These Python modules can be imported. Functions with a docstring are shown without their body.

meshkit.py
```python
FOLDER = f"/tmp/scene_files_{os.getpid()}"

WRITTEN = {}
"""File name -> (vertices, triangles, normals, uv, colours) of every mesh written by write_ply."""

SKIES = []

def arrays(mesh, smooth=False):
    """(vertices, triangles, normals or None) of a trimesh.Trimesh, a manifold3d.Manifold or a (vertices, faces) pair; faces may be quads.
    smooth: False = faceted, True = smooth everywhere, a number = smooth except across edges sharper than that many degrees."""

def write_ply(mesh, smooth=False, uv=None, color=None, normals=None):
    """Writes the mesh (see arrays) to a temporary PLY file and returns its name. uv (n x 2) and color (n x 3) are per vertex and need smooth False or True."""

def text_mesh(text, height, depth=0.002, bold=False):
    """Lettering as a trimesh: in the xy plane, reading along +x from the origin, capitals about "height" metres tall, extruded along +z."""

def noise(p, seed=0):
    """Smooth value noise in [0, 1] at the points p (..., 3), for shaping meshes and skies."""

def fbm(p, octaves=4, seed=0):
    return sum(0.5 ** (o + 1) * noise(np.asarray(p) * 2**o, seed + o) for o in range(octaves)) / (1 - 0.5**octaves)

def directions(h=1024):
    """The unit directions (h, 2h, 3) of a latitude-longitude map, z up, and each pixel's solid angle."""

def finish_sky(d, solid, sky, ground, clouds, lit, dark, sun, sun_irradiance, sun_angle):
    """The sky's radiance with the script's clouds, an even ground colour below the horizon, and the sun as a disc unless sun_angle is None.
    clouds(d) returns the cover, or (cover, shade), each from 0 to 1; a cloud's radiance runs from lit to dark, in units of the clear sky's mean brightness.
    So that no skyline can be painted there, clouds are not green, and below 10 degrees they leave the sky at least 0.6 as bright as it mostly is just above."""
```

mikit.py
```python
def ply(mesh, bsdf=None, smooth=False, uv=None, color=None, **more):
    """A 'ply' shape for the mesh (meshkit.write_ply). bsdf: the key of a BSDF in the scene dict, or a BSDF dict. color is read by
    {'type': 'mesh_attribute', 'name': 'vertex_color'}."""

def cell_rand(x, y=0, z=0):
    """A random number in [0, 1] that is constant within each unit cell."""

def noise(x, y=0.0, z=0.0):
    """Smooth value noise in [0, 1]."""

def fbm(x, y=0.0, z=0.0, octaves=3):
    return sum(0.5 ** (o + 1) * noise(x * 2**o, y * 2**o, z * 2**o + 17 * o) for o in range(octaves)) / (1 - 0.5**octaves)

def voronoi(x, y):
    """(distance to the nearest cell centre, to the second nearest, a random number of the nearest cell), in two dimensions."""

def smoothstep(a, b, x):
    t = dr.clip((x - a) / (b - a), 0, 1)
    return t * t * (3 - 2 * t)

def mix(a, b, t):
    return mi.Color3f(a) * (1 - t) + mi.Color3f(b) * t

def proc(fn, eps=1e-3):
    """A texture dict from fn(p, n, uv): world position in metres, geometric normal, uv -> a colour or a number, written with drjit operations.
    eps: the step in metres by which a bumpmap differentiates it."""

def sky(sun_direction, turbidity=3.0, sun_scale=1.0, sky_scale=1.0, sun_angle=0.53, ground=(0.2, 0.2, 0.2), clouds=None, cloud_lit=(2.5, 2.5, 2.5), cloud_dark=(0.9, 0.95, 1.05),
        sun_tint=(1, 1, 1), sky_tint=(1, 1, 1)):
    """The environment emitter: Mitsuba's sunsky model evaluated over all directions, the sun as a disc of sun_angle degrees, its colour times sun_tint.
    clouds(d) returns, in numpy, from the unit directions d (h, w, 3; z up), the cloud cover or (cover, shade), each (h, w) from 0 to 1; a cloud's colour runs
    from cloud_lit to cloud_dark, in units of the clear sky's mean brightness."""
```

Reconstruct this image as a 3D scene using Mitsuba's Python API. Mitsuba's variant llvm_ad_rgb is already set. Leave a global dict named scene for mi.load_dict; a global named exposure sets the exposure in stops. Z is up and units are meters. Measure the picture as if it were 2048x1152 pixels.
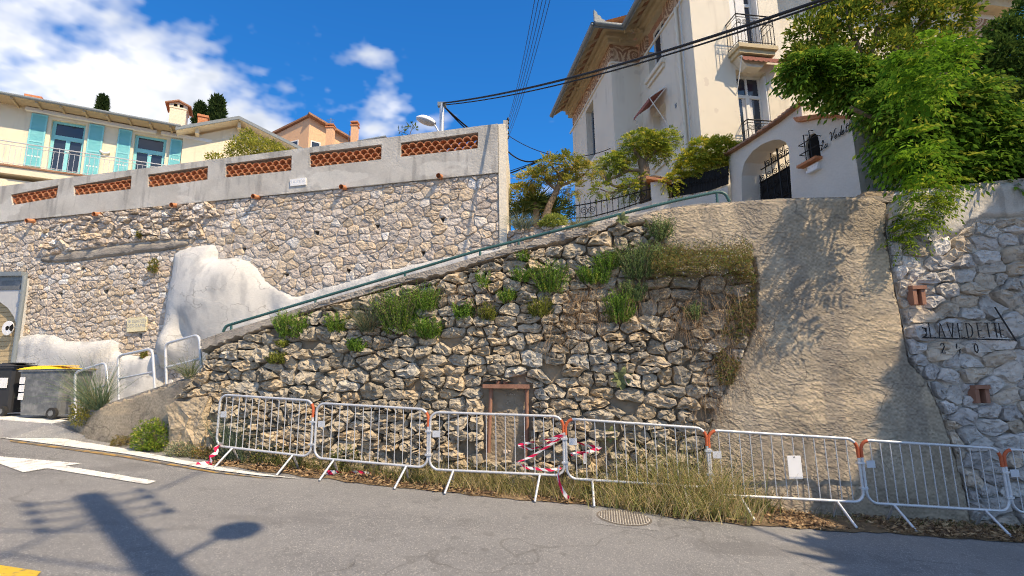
import math, numpy as np, trimesh, drjit as dr, mitsuba as mi, mikit, meshkit
from mikit import proc, noise, fbm, smoothstep, mix, voronoi, cell_rand
from shapely.geometry import Polygon, LineString, Point, box as sbox
from shapely.ops import unary_union
from shapely import affinity
import shapely
from scipy.spatial import Voronoi, Delaunay, cKDTree
V = np.array
scene, labels = {}, {}
# ---------------------------------------------------------------- camera, sky, exposure
EYE = V([0, 0, 1.75]); FPX = 1000.0
TILT, ROLL = math.atan(FPX / 5576.0), 0.015
FW = V([0, math.cos(TILT), math.sin(TILT)])
_R0, _U0 = V([1.0, 0, 0]), V([0, -math.sin(TILT), math.cos(TILT)])
RT = _R0 * math.cos(ROLL) - _U0 * math.sin(ROLL)
UP = _U0 * math.cos(ROLL) + _R0 * math.sin(ROLL)
scene['camera'] = {'type': 'perspective', 'fov': math.degrees(2 * math.atan(1024 / FPX)), 'fov_axis': 'x', 'near_clip': 0.05, 'far_clip': 3000.0,
                   'to_world': mi.ScalarTransform4f().look_at(origin=EYE.tolist(), target=(EYE + FW).tolist(), up=UP.tolist())}
SUN_EL = math.radians(47.0)
SUN = V([0.76 * math.cos(SUN_EL), -0.65 * math.cos(SUN_EL), math.sin(SUN_EL)]); SUN /= np.linalg.norm(SUN)
CLOUDS = [  # azimuth (deg, clockwise from +y), elevation, radius az, radius el, strength
    (-42, 25.5, 11, 5.5, 1.2), (-47, 31, 7, 5, 1.0), (-31, 22.5, 9, 3.6, 1.1), (-22, 20.5, 8, 2.6, 1.05), (-14, 19.5, 7, 2.2, .95), (-55, 24, 12, 7, 1.1), (-60, 31, 8, 4, .9), (-35, 26.5, 4, 3.0, .85),
    (-13.8, 29.5, 3.4, 2.2, .68), (-9.6, 28.0, 4.0, 1.8, .66), (-16, 26.6, 3.2, 1.8, .66), (-12, 25.0, 3.6, 2.0, .66), (-11.5, 27, 5, 3, .55), (-38, 40, 9, 2.4, .60), (-34, 37, 4, 1.5, .5), (-64, 38, 12, 5, .7), (-50, 40, 5, 3, .55), (-20.5, 24.5, 2.5, 1.0, .52), (-16.5, 34, 2, .9, .5)]
def clouds(d):
    az, el = np.degrees(np.arctan2(d[..., 0], d[..., 1])), np.degrees(np.arcsin(np.clip(d[..., 2], -1, 1)))
    q = d / np.maximum(d[..., 2:3] + .35, .05)
    n1, n2 = meshkit.fbm(q * V([7.0, 7, 7]) + 3.1, 5, 4), meshkit.fbm(q * V([15.0, 22, 15]) + 9.7, 4, 8)
    base = np.zeros(d.shape[:2])
    for a, e, ra, re, s in CLOUDS:
        r = ((az - a) / ra) ** 2 + ((el - e) / re) ** 2
        base = np.maximum(base, s * np.exp(-.75 * r))
    far = np.clip((np.abs(az) - 75) / 25, 0, 1) * .60
    base = np.maximum(base, far)
    n3 = meshkit.fbm(q * V([38.0, 46, 38]) + 2.2, 3, 11)
    cover = np.clip((base + 1.15 * (n1 - .5) + .95 * (n2 - .5) + .55 * (n3 - .5) - .33) / .60, 0, 1) ** 1.15
    tr = np.abs((el - 19.5) - (az - 0) * .36)                       # an old vapour trail
    trail = np.exp(-(tr / .55) ** 2) * np.clip((az + 4) / 4, 0, 1) * np.clip((12 - az) / 5, 0, 1) * (.12 + .35 * n2)
    cover = np.maximum(cover * .97, trail)
    shade = np.clip((n2 - .46) * 1.6 + (n1 - .5) * .9 + (n3 - .5) * .4, 0, .7)
    return cover, shade
scene['sky'] = mikit.sky(SUN.tolist(), turbidity=2.2, clouds=clouds, cloud_lit=(3.1, 3.12, 3.2), cloud_dark=(1.55, 1.75, 2.1), ground=(.25, .24, .22), sky_tint=(.24, .90, 1.42), sun_tint=(1.0, .955, .86), sky_scale=1.0)
exposure = 2.0

def ray(px, py): return FW + (px - 1024) / FPX * RT + (576 - py) / FPX * UP
GA, GB = -.073, .023
def gz(x, y): return GA * x + GB * y
def ground(px, py, dz=0.0):
    d = ray(px, py); t = (dz - EYE[2]) / (d[2] - GA * d[0] - GB * d[1]); return EYE + t * d
def at(px, py, y): d = ray(px, py); return EYE + d * (y / d[1])
def hit(px, py, yf):
    d = ray(px, py); x = 0.0
    for _ in range(60): x = .5 * x + .5 * d[0] / d[1] * yf(x)
    return EYE + d * (yf(x) / d[1])
class Plane:                                                         # an upright plane: point, direction; d is measured towards the viewer
    def __init__(s, P, D):
        s.P = V([P[0], P[1], 0.0]); s.D = V([D[0], D[1], 0.0]) / math.hypot(*D[:2]); s.N = V([s.D[1], -s.D[0], 0.0])
    def hit(s, px, py, d=0.0):
        r = ray(px, py); t = ((s.P + s.N * d - EYE) @ s.N) / (r @ s.N); p = EYE + r * t
        return float((p - s.P) @ s.D), float(p[2])
    def p(s, t, z, d=0.0):
        t, z, d = np.broadcast_arrays(*[np.asarray(v, float) for v in (t, z, d)])
        return s.P + t[..., None] * s.D + d[..., None] * s.N + z[..., None] * V([0, 0, 1.0])
    def poly(s, pts, d=0.0): return Polygon([s.hit(*q, d) for q in pts]).buffer(0)

# ---------------------------------------------------------------- materials
def rgb(*c): return {'type': 'rgb', 'value': list(c)}
def two(b): return {'type': 'twosided', 'bsdf': b}
def mat(name, color, rough=.8, bump=None, scale=1.0, eps=2e-3, spec=.3, metallic=0.0):
    b = {'type': 'principled', 'base_color': color if isinstance(color, dict) else rgb(*color), 'roughness': rough, 'specular': spec, 'metallic': metallic}
    if bump is not None: b = {'type': 'bumpmap', 'bsdf': b, 'arbitrary': proc(bump, eps), 'scale': scale}
    scene[name] = two(b)
def matd(name, color, bump=None, scale=1.0, eps=2e-3):
    b = {'type': 'diffuse', 'reflectance': color if isinstance(color, dict) else rgb(*color)}
    if bump is not None: b = {'type': 'bumpmap', 'bsdf': b, 'arbitrary': proc(bump, eps), 'scale': scale}
    scene[name] = two(b)
def gray(v): return mi.Color3f(v)
def f_asphalt(p, n, uv):
    a = noise(p.x * 90, p.y * 90, p.z * 30); b = fbm(p.x * 1.3, p.y * 2.2, 0, 4); c = fbm(p.x * 25, p.y * 25, 3, 2)
    s = smoothstep(.70, .9, noise(p.x * 105 + 9, p.y * 105, 2))
    col = mix((.158, .161, .167), (.282, .284, .288), a * .55 + c * .25 + b * .5 - .15)
    col = mix(col, (.46, .45, .43), s * .55)
    stain = smoothstep(.60, .74, fbm(p.x * .9 + 5, p.y * 1.6 + 2, 1, 4))
    return mix(mix(col, (.14, .14, .143), stain * .40), (.085, .083, .08), smoothstep(.70, .76, fbm(p.x * 5 + 2, p.y * 5, 9, 3)) * .16 + smoothstep(.010, .003, dr.abs(fbm(p.x * .8 + 7, p.y * .8, 3, 4) - .52)) * smoothstep(.5, .56, noise(p.x * .5, p.y * .5, 2)) * .30)
def b_asphalt(p, n, uv): return noise(p.x * 70, p.y * 70, p.z * 30) * .006 + noise(p.x * 150, p.y * 150, 4) * .003
matd('m_asphalt', proc(f_asphalt), b_asphalt, 1.0)
def f_pave(p, n, uv): return f_asphalt(p, n, uv) * 1.12 + gray(.02) * fbm(p.x * 3, p.y * 3, 5, 3)
matd('m_pavement', proc(f_pave), b_asphalt, 1.0)
def f_paint(p, n, uv):
    w = smoothstep(.50, .80, fbm(p.x * 14, p.y * 14, 0, 3)); return mix((.74, .74, .70), (.36, .355, .34), w * .75)
matd('m_white_paint', proc(f_paint), b_asphalt, .6)
def f_ochre(p, n, uv):
    w = smoothstep(.40, .66, fbm(p.x * 12, p.y * 12, 0, 3)); return mix((.42, .27, .10), (.16, .15, .14), w)
matd('m_ochre_paint', proc(f_ochre))
def f_yellow(p, n, uv):
    w = smoothstep(.52, .78, fbm(p.x * 14, p.y * 14, 0, 3)); return mix((.62, .42, .06), (.18, .17, .15), w * .8)
matd('m_yellow_paint', proc(f_yellow))
def f_soil(p, n, uv):
    a = fbm(p.x * 7, p.y * 7, p.z * 7, 4); b = noise(p.x * 40, p.y * 40, p.z * 40)
    return mix(mix((.10, .075, .05), (.27, .20, .13), a), (.46, .33, .19), smoothstep(.66, .85, b) * .8)
def b_soil(p, n, uv): return noise(p.x * 30, p.y * 30, p.z * 30) * .02 + noise(p.x * 80, p.y * 80, p.z * 80) * .008
matd('m_soil', proc(f_soil), b_soil)
def stone_fn(pal, lichen, lam, dark):
    def f(p, n, uv):
        r, r2 = uv.x, uv.y
        c = mix(pal[0], pal[1], smoothstep(0.0, .5, r)); c = mix(c, pal[2], smoothstep(.5, .78, r)); c = mix(c, pal[3], smoothstep(.86, .96, r))
        a = fbm(p.x * 13, p.y * 13 + r2 * 50, p.z * 13, 4)
        c = c * (0.72 + .30 * r2 + .36 * (a - .5) * 2 * .8)
        v = smoothstep(.56, .70, fbm(p.x * 8 + 30 * r, p.y * 8, p.z * 11, 4))
        c = mix(c, lichen, v * lam * (.35 + .65 * r2))
        k = smoothstep(.60, .74, fbm(p.x * 24, p.y * 24 + 7, p.z * 24 + r * 9, 3))
        return mix(c, dark, k * .55)
    return f
def b_stone(p, n, uv): return fbm(p.x * 22, p.y * 22, p.z * 22, 4) * .022 + dr.abs(noise(p.x * 11 + 5, p.y * 11, p.z * 16) - .5) * .020
matd('m_stone_tall', proc(stone_fn(((.60, .51, .43), (.68, .61, .54), (.68, .555, .41), (.77, .745, .71)), (.50, .47, .445), .6, (.38, .34, .30))), b_stone)
matd('m_stone_rubble', proc(stone_fn(((.395, .345, .265), (.52, .46, .36), (.57, .46, .315), (.55, .515, .44)), (.255, .25, .24), .75, (.18, .165, .14))), b_stone, 1.5)
matd('m_stone_right', proc(stone_fn(((.48, .46, .445), (.60, .58, .55), (.58, .50, .40), (.72, .70, .68)), (.42, .43, .45), .5, (.22, .20, .19))), b_stone, 1.2)
def f_mortar(p, n, uv): return mix((.46, .42, .365), (.61, .565, .50), fbm(p.x * 6, p.y * 6, p.z * 6, 4)) * (.8 + .4 * noise(p.x * 60, p.y * 60, p.z * 60))
def b_mortar(p, n, uv): return noise(p.x * 45, p.y * 45, p.z * 45) * .012
matd('m_mortar', proc(f_mortar), b_mortar)
def f_earth(p, n, uv): return mix((.21, .17, .12), (.42, .35, .26), fbm(p.x * 9, p.y * 9, p.z * 9, 4))
matd('m_pipe', proc(lambda p, n, uv: mix((.22, .115, .08), (.36, .20, .145), fbm(p.x * 12, p.y * 12, p.z * 5, 4))))
matd('m_earth', proc(f_earth), b_soil)
def f_cement(p, n, uv):
    a = fbm(p.x * 2.1, p.y * 2.1, p.z * 2.1, 5); st = fbm(p.x * 9, p.y * 9, p.z * .9, 4); g = noise(p.x * 70, p.y * 70, p.z * 70)
    c = mix((.40, .385, .355), (.60, .58, .54), a * 1.5 - .25)
    c = mix(c, (.27, .26, .245), smoothstep(.52, .72, st) * .55)
    c = mix(c, (.66, .65, .61), smoothstep(.62, .66, fbm(p.x * 1.2 + 3, p.y * 1.2, p.z * 2.0 + 4, 4)) * .5)
    return c * (.9 + .2 * g)
def b_cement(p, n, uv): return noise(p.x * 35, p.y * 35, p.z * 35) * .005 + fbm(p.x * 6, p.y * 6, p.z * 6, 3) * .01
matd('m_cement', proc(f_cement), b_cement)
def f_cope(p, n, uv):
    a = fbm(p.x * 3, p.y * 3, p.z * 3, 5); g = noise(p.x * 50, p.y * 50, p.z * 50)
    c = mix((.25, .225, .195), (.42, .385, .34), a * 1.4 - .2)
    return mix(c, (.15, .14, .13), smoothstep(.56, .70, fbm(p.x * 5, p.y * 5, p.z * 3 + 8, 4)) * .6) * (.82 + .36 * g)
matd('m_coping', proc(f_cope), b_mortar)
def f_rough(p, n, uv):
    a = fbm(p.x * 1.5, p.y * 1.5, p.z * 1.8, 5); g = noise(p.x * 38, p.y * 38, p.z * 38); b = fbm(p.x * .7 + 4, p.y * .7, p.z * 2.2, 3)
    c = mix((.30, .255, .195), (.475, .41, .315), a * 1.9 - .45)
    c = mix(c, (.60, .49, .34), smoothstep(.54, .66, b) * .5)
    c = mix(c, (.24, .215, .185), smoothstep(.50, .68, fbm(p.x * 3.6, p.y * 3.6, p.z * .7 + 2, 4)) * .62)
    c = mix(c, (.17, .155, .135), smoothstep(.010, .003, dr.abs(fbm(p.x * 1.1 + 3, p.y * 1.1, p.z * 1.1, 4) - .5)) * smoothstep(.5, .6, noise(p.x * .9, p.y * .9, p.z * .9 + 4)) * .6)
    return c * (.70 + .55 * g)
def b_rough(p, n, uv): return fbm(p.x * 19 + noise(p.x * 5, p.y * 5, p.z * 5) * 4, p.y * 19, p.z * 21 + noise(p.x * 4, p.y * 4, p.z * 4 + 9) * 5, 3) * .030 + noise(p.x * 70, p.y * 70, p.z * 70) * .012 + noise(p.x * 38, p.y * 38, p.z * 38) * .010
matd('m_roughcast', proc(f_rough), b_rough, 1.0, 3e-3)
def f_white(p, n, uv):
    a = fbm(p.x * 1.8, p.y * 1.8, p.z * 1.2, 5); s = fbm(p.x * 5, p.y * 5, p.z * 1.6, 4)
    c = mix((.50, .50, .495), (.67, .665, .64), a * 1.5 - .25)
    c = mix(c, (.33, .34, .355), smoothstep(.46, .72, s) * .55)
    c = mix(c, (.30, .295, .28), smoothstep(.014, .004, dr.abs(fbm(p.x * 2.3, p.y * 2.3, p.z * 2.3 + 3, 4) - .5)) * smoothstep(.48, .6, noise(p.x * 1.7, p.y * 1.7, p.z * 1.7)) * .6)
    return c * (.92 + .14 * noise(p.x * 55, p.y * 55, p.z * 55))
def b_white(p, n, uv): return fbm(p.x * 9, p.y * 9, p.z * 9, 4) * .012 + noise(p.x * 40, p.y * 40, p.z * 40) * .004
matd('m_white', proc(f_white), b_white)
def f_plaster(p, n, uv):
    a = fbm(p.x * .9, p.y * .9, p.z * .7, 5); s = fbm(p.x * 4, p.y * 4, p.z * .5, 4)
    c = mix((.68, .625, .52), (.745, .695, .59), a)
    c = mix(c, (.52, .47, .39), smoothstep(.55, .76, s) * .42)
    return mix(c, (.52, .46, .40), smoothstep(.69, .74, fbm(p.x * 2.3, p.y * 2.3, p.z * 2.3 + 4, 4)) * .45)
matd('m_plaster', proc(f_plaster), b_cement, .7)
def f_gatewall(p, n, uv): return mix((.64, .60, .54), (.73, .70, .64), fbm(p.x * 1.2, p.y * 1.2, p.z * 1.2, 5)) * (.94 + .1 * noise(p.x * 40, p.y * 40, p.z * 40))
matd('m_gatewall', proc(f_gatewall), b_cement)
def f_terra(p, n, uv): return mix((.44, .17, .085), (.62, .31, .17), fbm(p.x * 8 + uv.x * 9, p.y * 8, p.z * 8, 4)) * (.8 + .4 * noise(p.x * 31, p.y * 31, p.z * 31))
matd('m_terracotta', proc(f_terra), b_mortar, .5)
def f_oldtile(p, n, uv): return mix((.22, .12, .08), (.46, .27, .18), fbm(p.x * 7, p.y * 7, p.z * 7, 4))
matd('m_old_tile', proc(f_oldtile), b_mortar, .6)
def f_frieze(p, n, uv):
    u, v = uv.x / .95, uv.y
    cu = u - dr.floor(u) - .5; cv = (v - .38) / .95
    flip = dr.select(dr.floor(u) - 2 * dr.floor(dr.floor(u) / 2) > .5, 1.0, -1.0)
    r = dr.sqrt(cu * cu + cv * cv); th = dr.atan2(cv, cu * flip)
    sp = dr.sin(th + 9.0 * dr.log(r + .03) + 1.4 * (noise(u * 9, v * 9, 1) - .5))
    ring = dr.select(r < .36, sp, dr.sin(th * 9 + r * 34))
    leaf = smoothstep(.1, .35, ring + .7 * (fbm(u * 10, v * 9, 2, 3) - .5))
    c = mix((.30, .17, .11), (.60, .45, .30), leaf)
    return mix(c, (.50, .36, .25), smoothstep(.55, .72, fbm(u * 3, v * 3, 7, 3)) * .5)
matd('m_frieze', proc(f_frieze))
def f_wood(p, n, uv): return mix((.46, .38, .25), (.60, .52, .36), fbm(p.x * 6, p.y * 6, p.z * 6, 4))
matd('m_cornice', proc(f_wood))
def f_galv(p, n, uv): return mix((.50, .52, .55), (.66, .68, .71), fbm(p.x * 30, p.y * 30, p.z * 30, 3))
mat('m_galv', proc(f_galv), .42, spec=.6, metallic=.35)
matd('m_brown_haze', (.20, .16, .12))
def f_bark(p, n, uv): return mix((.12, .09, .065), (.30, .235, .17), fbm(p.x * 16, p.y * 16, p.z * 5, 4))
matd('m_bark', proc(f_bark), b_soil, .6)
mat('m_green_rail', (.035, .105, .10), .38, spec=.5)
mat('m_iron', (.018, .018, .020), .5)
mat('m_black_panel', (.012, .012, .013), .75)
mat('m_cable', (.02, .02, .022), .5)
matd('m_white_trim', (.74, .74, .72)); mat('m_orange', (.50, .115, .045), .55); mat('m_red', (.62, .03, .06), .5); mat('m_whiteplastic', (.78, .78, .78), .45)
mat('m_bin_grey', proc(lambda p, n, uv: mix((.13, .14, .15), (.22, .225, .23), smoothstep(.42, .70, fbm(p.x * 6, p.y * 6, p.z * 9, 4))) * (.85 + .3 * noise(p.x * 50, p.y * 50, p.z * 12))), .48); mat('m_bin_dark', (.035, .036, .04), .45); mat('m_bin_yellow', (.80, .56, .02), .38); mat('m_rubber', (.03, .03, .03), .7)
mat('m_turq', proc(lambda p, n, uv: mix((.11, .41, .47), (.20, .52, .57), fbm(p.x * 3, p.y * 3, p.z * 5, 4))), .55); mat('m_turq_light', (.24, .58, .64), .5)
mat('m_zinc', (.20, .23, .25), .5); matd('m_house', proc(lambda p, n, uv: mix(mix((.72, .65, .50), (.78, .715, .56), fbm(p.x * 1.1, p.y * 1.1, p.z * .8, 4)), (.55, .49, .39), smoothstep(.56, .75, fbm(p.x * 5, p.y * 5, p.z * .45, 4)) * .40))); matd('m_peach', (.74, .46, .28)); matd('m_soffit', (.44, .36, .25))
mat('m_glass_dark', (.018, .028, .05), .06, spec=.8); matd('m_curtain', (.62, .62, .64)); mat('m_awning', (.26, .10, .08), .8); matd('m_shutter_white', (.70, .71, .72))
def f_slat(p, n, uv): return mix((.44, .34, .20), (.56, .45, .28), noise(p.x * 2, p.y * 2, p.z * 3))
matd('m_beige', proc(f_slat)); matd('m_greywall', (.52, .53, .54)); mat('m_iron_cast', (.15, .135, .12), .55, lambda p, n, uv: noise(p.x * 60, p.y * 60, 1) * .004)
matd('m_sign_cream', (.72, .66, .46)); matd('m_black', (.02, .02, .02)); matd('m_grey_text', (.40, .41, .42)); mat('m_reflect', (.52, .55, .60), .4)
matd('m_tape', proc(lambda p, n, uv: mix((.78, .77, .76), (.66, .03, .10), dr.select((uv.x + uv.y * .07) / .17 - dr.floor((uv.x + uv.y * .07) / .17) > .5, 1.0, 0.0))))
VC = {'type': 'mesh_attribute', 'name': 'vertex_color'}
scene['m_leaf'] = {'type': 'principledthin', 'base_color': VC, 'roughness': .42, 'spec_trans': 0.0, 'diff_trans': .75, 'eta': 1.4}
matd('m_dry', VC)

# ---------------------------------------------------------------- mesh helpers
_count = {}
def numbered(k):
    n = _count.get(k, 0); _count[k] = n + 1
    return k if n == 0 else f'{k}_{n:03d}'
def add(name, mesh, m, parent=None, smooth=False, **kw):
    k = numbered(parent + '__' + name if parent else name)
    scene[k] = mikit.ply(mesh, m, smooth, **kw); return k
def thing(name, label, cat, group=None):
    k = numbered(name); labels[k] = {'label': label, 'category': cat, 'kind': 'thing'}
    if group: labels[k]['group'] = group
    return k
def tag(k, label, cat=None, group=None, kind=None):
    labels[k] = {'label': label}
    if cat: labels[k]['category'] = cat
    if group: labels[k]['group'] = group
    if kind: labels[k]['kind'] = kind
    return k
def struct(name, mesh, m, label, smooth=False, **kw):
    k = add(name, mesh, m, None, smooth, **kw); labels[k] = {'label': label, 'kind': 'structure'}; return k
def cat(ms): return trimesh.util.concatenate([trimesh.Trimesh(np.asarray(m.vertices), np.asarray(m.faces), process=False) for m in ms])
def tm(v, f): return trimesh.Trimesh(np.asarray(v, float), np.asarray(f, int), process=False)
def tube(pts, r, n=8, caps=True):
    P = np.asarray(pts, float); k = len(P); r = np.broadcast_to(np.asarray(r, float), (k,))
    T = np.gradient(P, axis=0); T /= np.linalg.norm(T, axis=1, keepdims=True) + 1e-12
    u = np.cross(T[0], [0, 0, 1.0] if abs(T[0][2]) < .9 else [1.0, 0, 0]); u /= np.linalg.norm(u)
    a = np.arange(n) * 2 * np.pi / n; vs = []
    for i in range(k):
        u = u - T[i] * (u @ T[i]); u /= np.linalg.norm(u) + 1e-12; w = np.cross(T[i], u)
        vs.append(P[i] + r[i] * (np.cos(a)[:, None] * u + np.sin(a)[:, None] * w))
    v = np.vstack(vs); f = []
    for i in range(k - 1):
        for j in range(n):
            q = (j + 1) % n; f += [[i * n + j, i * n + q, (i + 1) * n + q], [i * n + j, (i + 1) * n + q, (i + 1) * n + j]]
    if caps:
        v = np.vstack([v, P[:1], P[-1:]]); c0 = k * n
        for j in range(n):
            q = (j + 1) % n; f += [[c0, q, j], [c0 + 1, (k - 1) * n + j, (k - 1) * n + q]]
    return tm(v, f)
def obox(c, ax, ay, az):
    c, ax, ay, az = map(lambda q: np.asarray(q, float), (c, ax, ay, az))
    m = trimesh.creation.box((2, 2, 2)); v = m.vertices
    return tm(c + v[:, :1] * ax + v[:, 1:2] * ay + v[:, 2:] * az, m.faces)
def pbox(pl, t0, t1, z0, z1, d0, d1):
    m = trimesh.creation.box((1, 1, 1)); v = m.vertices + .5
    return tm(pl.p(t0 + v[:, 0] * (t1 - t0), z0 + v[:, 1] * (z1 - z0), d0 + v[:, 2] * (d1 - d0)), m.faces)
def geoms(p): return [g for g in getattr(p, 'geoms', [p]) if g.geom_type == 'Polygon' and g.area > 1e-5]
def slab(pl, poly, d0, d1):
    ms = []
    for g in geoms(poly):
        m = trimesh.creation.extrude_polygon(g, 1.0, engine='earcut'); v = m.vertices
        ms.append(tm(pl.p(v[:, 0], v[:, 1], d0 + v[:, 2] * (d1 - d0)), m.faces))
    return cat(ms)
def surf(poly, mapf, dfun, step, seed=0):
    """A skin over the polygon, pushed out by dfun(a, b, distance to the edge)."""
    rng = np.random.default_rng(seed); out = []
    for g in geoms(poly):
        x0, y0, x1, y1 = g.bounds
        X, Y = np.meshgrid(np.arange(x0, x1 + step, step), np.arange(y0, y1 + step, step)); q = np.stack([X.ravel(), Y.ravel()], 1)
        q += rng.uniform(-.25, .25, q.shape) * step
        q = q[shapely.contains_xy(g.buffer(-step * .45), q[:, 0], q[:, 1])]
        ring = []
        for r in [g.exterior, *g.interiors]:
            n = max(8, int(r.length / step)); ring += [r.interpolate(k / n, True).coords[0] for k in range(n)]
        q = np.vstack([q, V(ring)]); tri = Delaunay(q).simplices; c = q[tri].mean(1)
        tri = tri[shapely.contains_xy(g, c[:, 0], c[:, 1])]
        dist = shapely.distance(shapely.points(q), g.boundary)
        out.append(tm(mapf(q[:, 0], q[:, 1], dfun(q[:, 0], q[:, 1], dist)), tri))
    return cat(out)
def cells(region, w, h, rng, relax=1, jit=.42, course=.5):
    """Irregular stone outlines that fill the region."""
    x0, y0, x1, y1 = region.bounds; pts = []
    y, row = y0 - h, 0
    while y < y1 + h:
        hh = h * rng.uniform(.75, 1.3); x = x0 - w * 2 + rng.uniform(0, w)
        while x < x1 + w * 2:
            ww = w * rng.uniform(.62, 1.5); pts.append((x + ww / 2 + rng.uniform(-jit, jit) * w * .35, (y + hh / 2) + rng.uniform(-jit, jit) * h * (1.3 - course))); x += ww
        y += hh; row += 1
    p = V(pts) / V([w, h]); p = p[rng.uniform(0, 1, len(p)) > .16]; ex = p[rng.uniform(0, 1, len(p)) < .13]; p = np.vstack([p, ex + rng.uniform(.28, .45, ex.shape) * rng.choice([-1, 1], ex.shape)])
    for _ in range(relax + 1):
        vor = Voronoi(p); polys = []; cent = p.copy()
        for i, ri in enumerate(vor.point_region):
            reg = vor.regions[ri]
            if -1 in reg or len(reg) < 3: polys.append(None); continue
            g = Polygon(vor.vertices[reg]); polys.append(g)
            if g.area < 6: cent[i] = .5 * p[i] + .5 * V(g.centroid.coords[0])
        if _ < relax: p = cent
    out = []
    for g in polys:
        if g is None or g.area > 9: continue
        g = affinity.scale(g, w, h, origin=(0, 0)).intersection(region)
        out += [q for q in geoms(g) if q.area > .12 * w * h]
    return out
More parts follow.
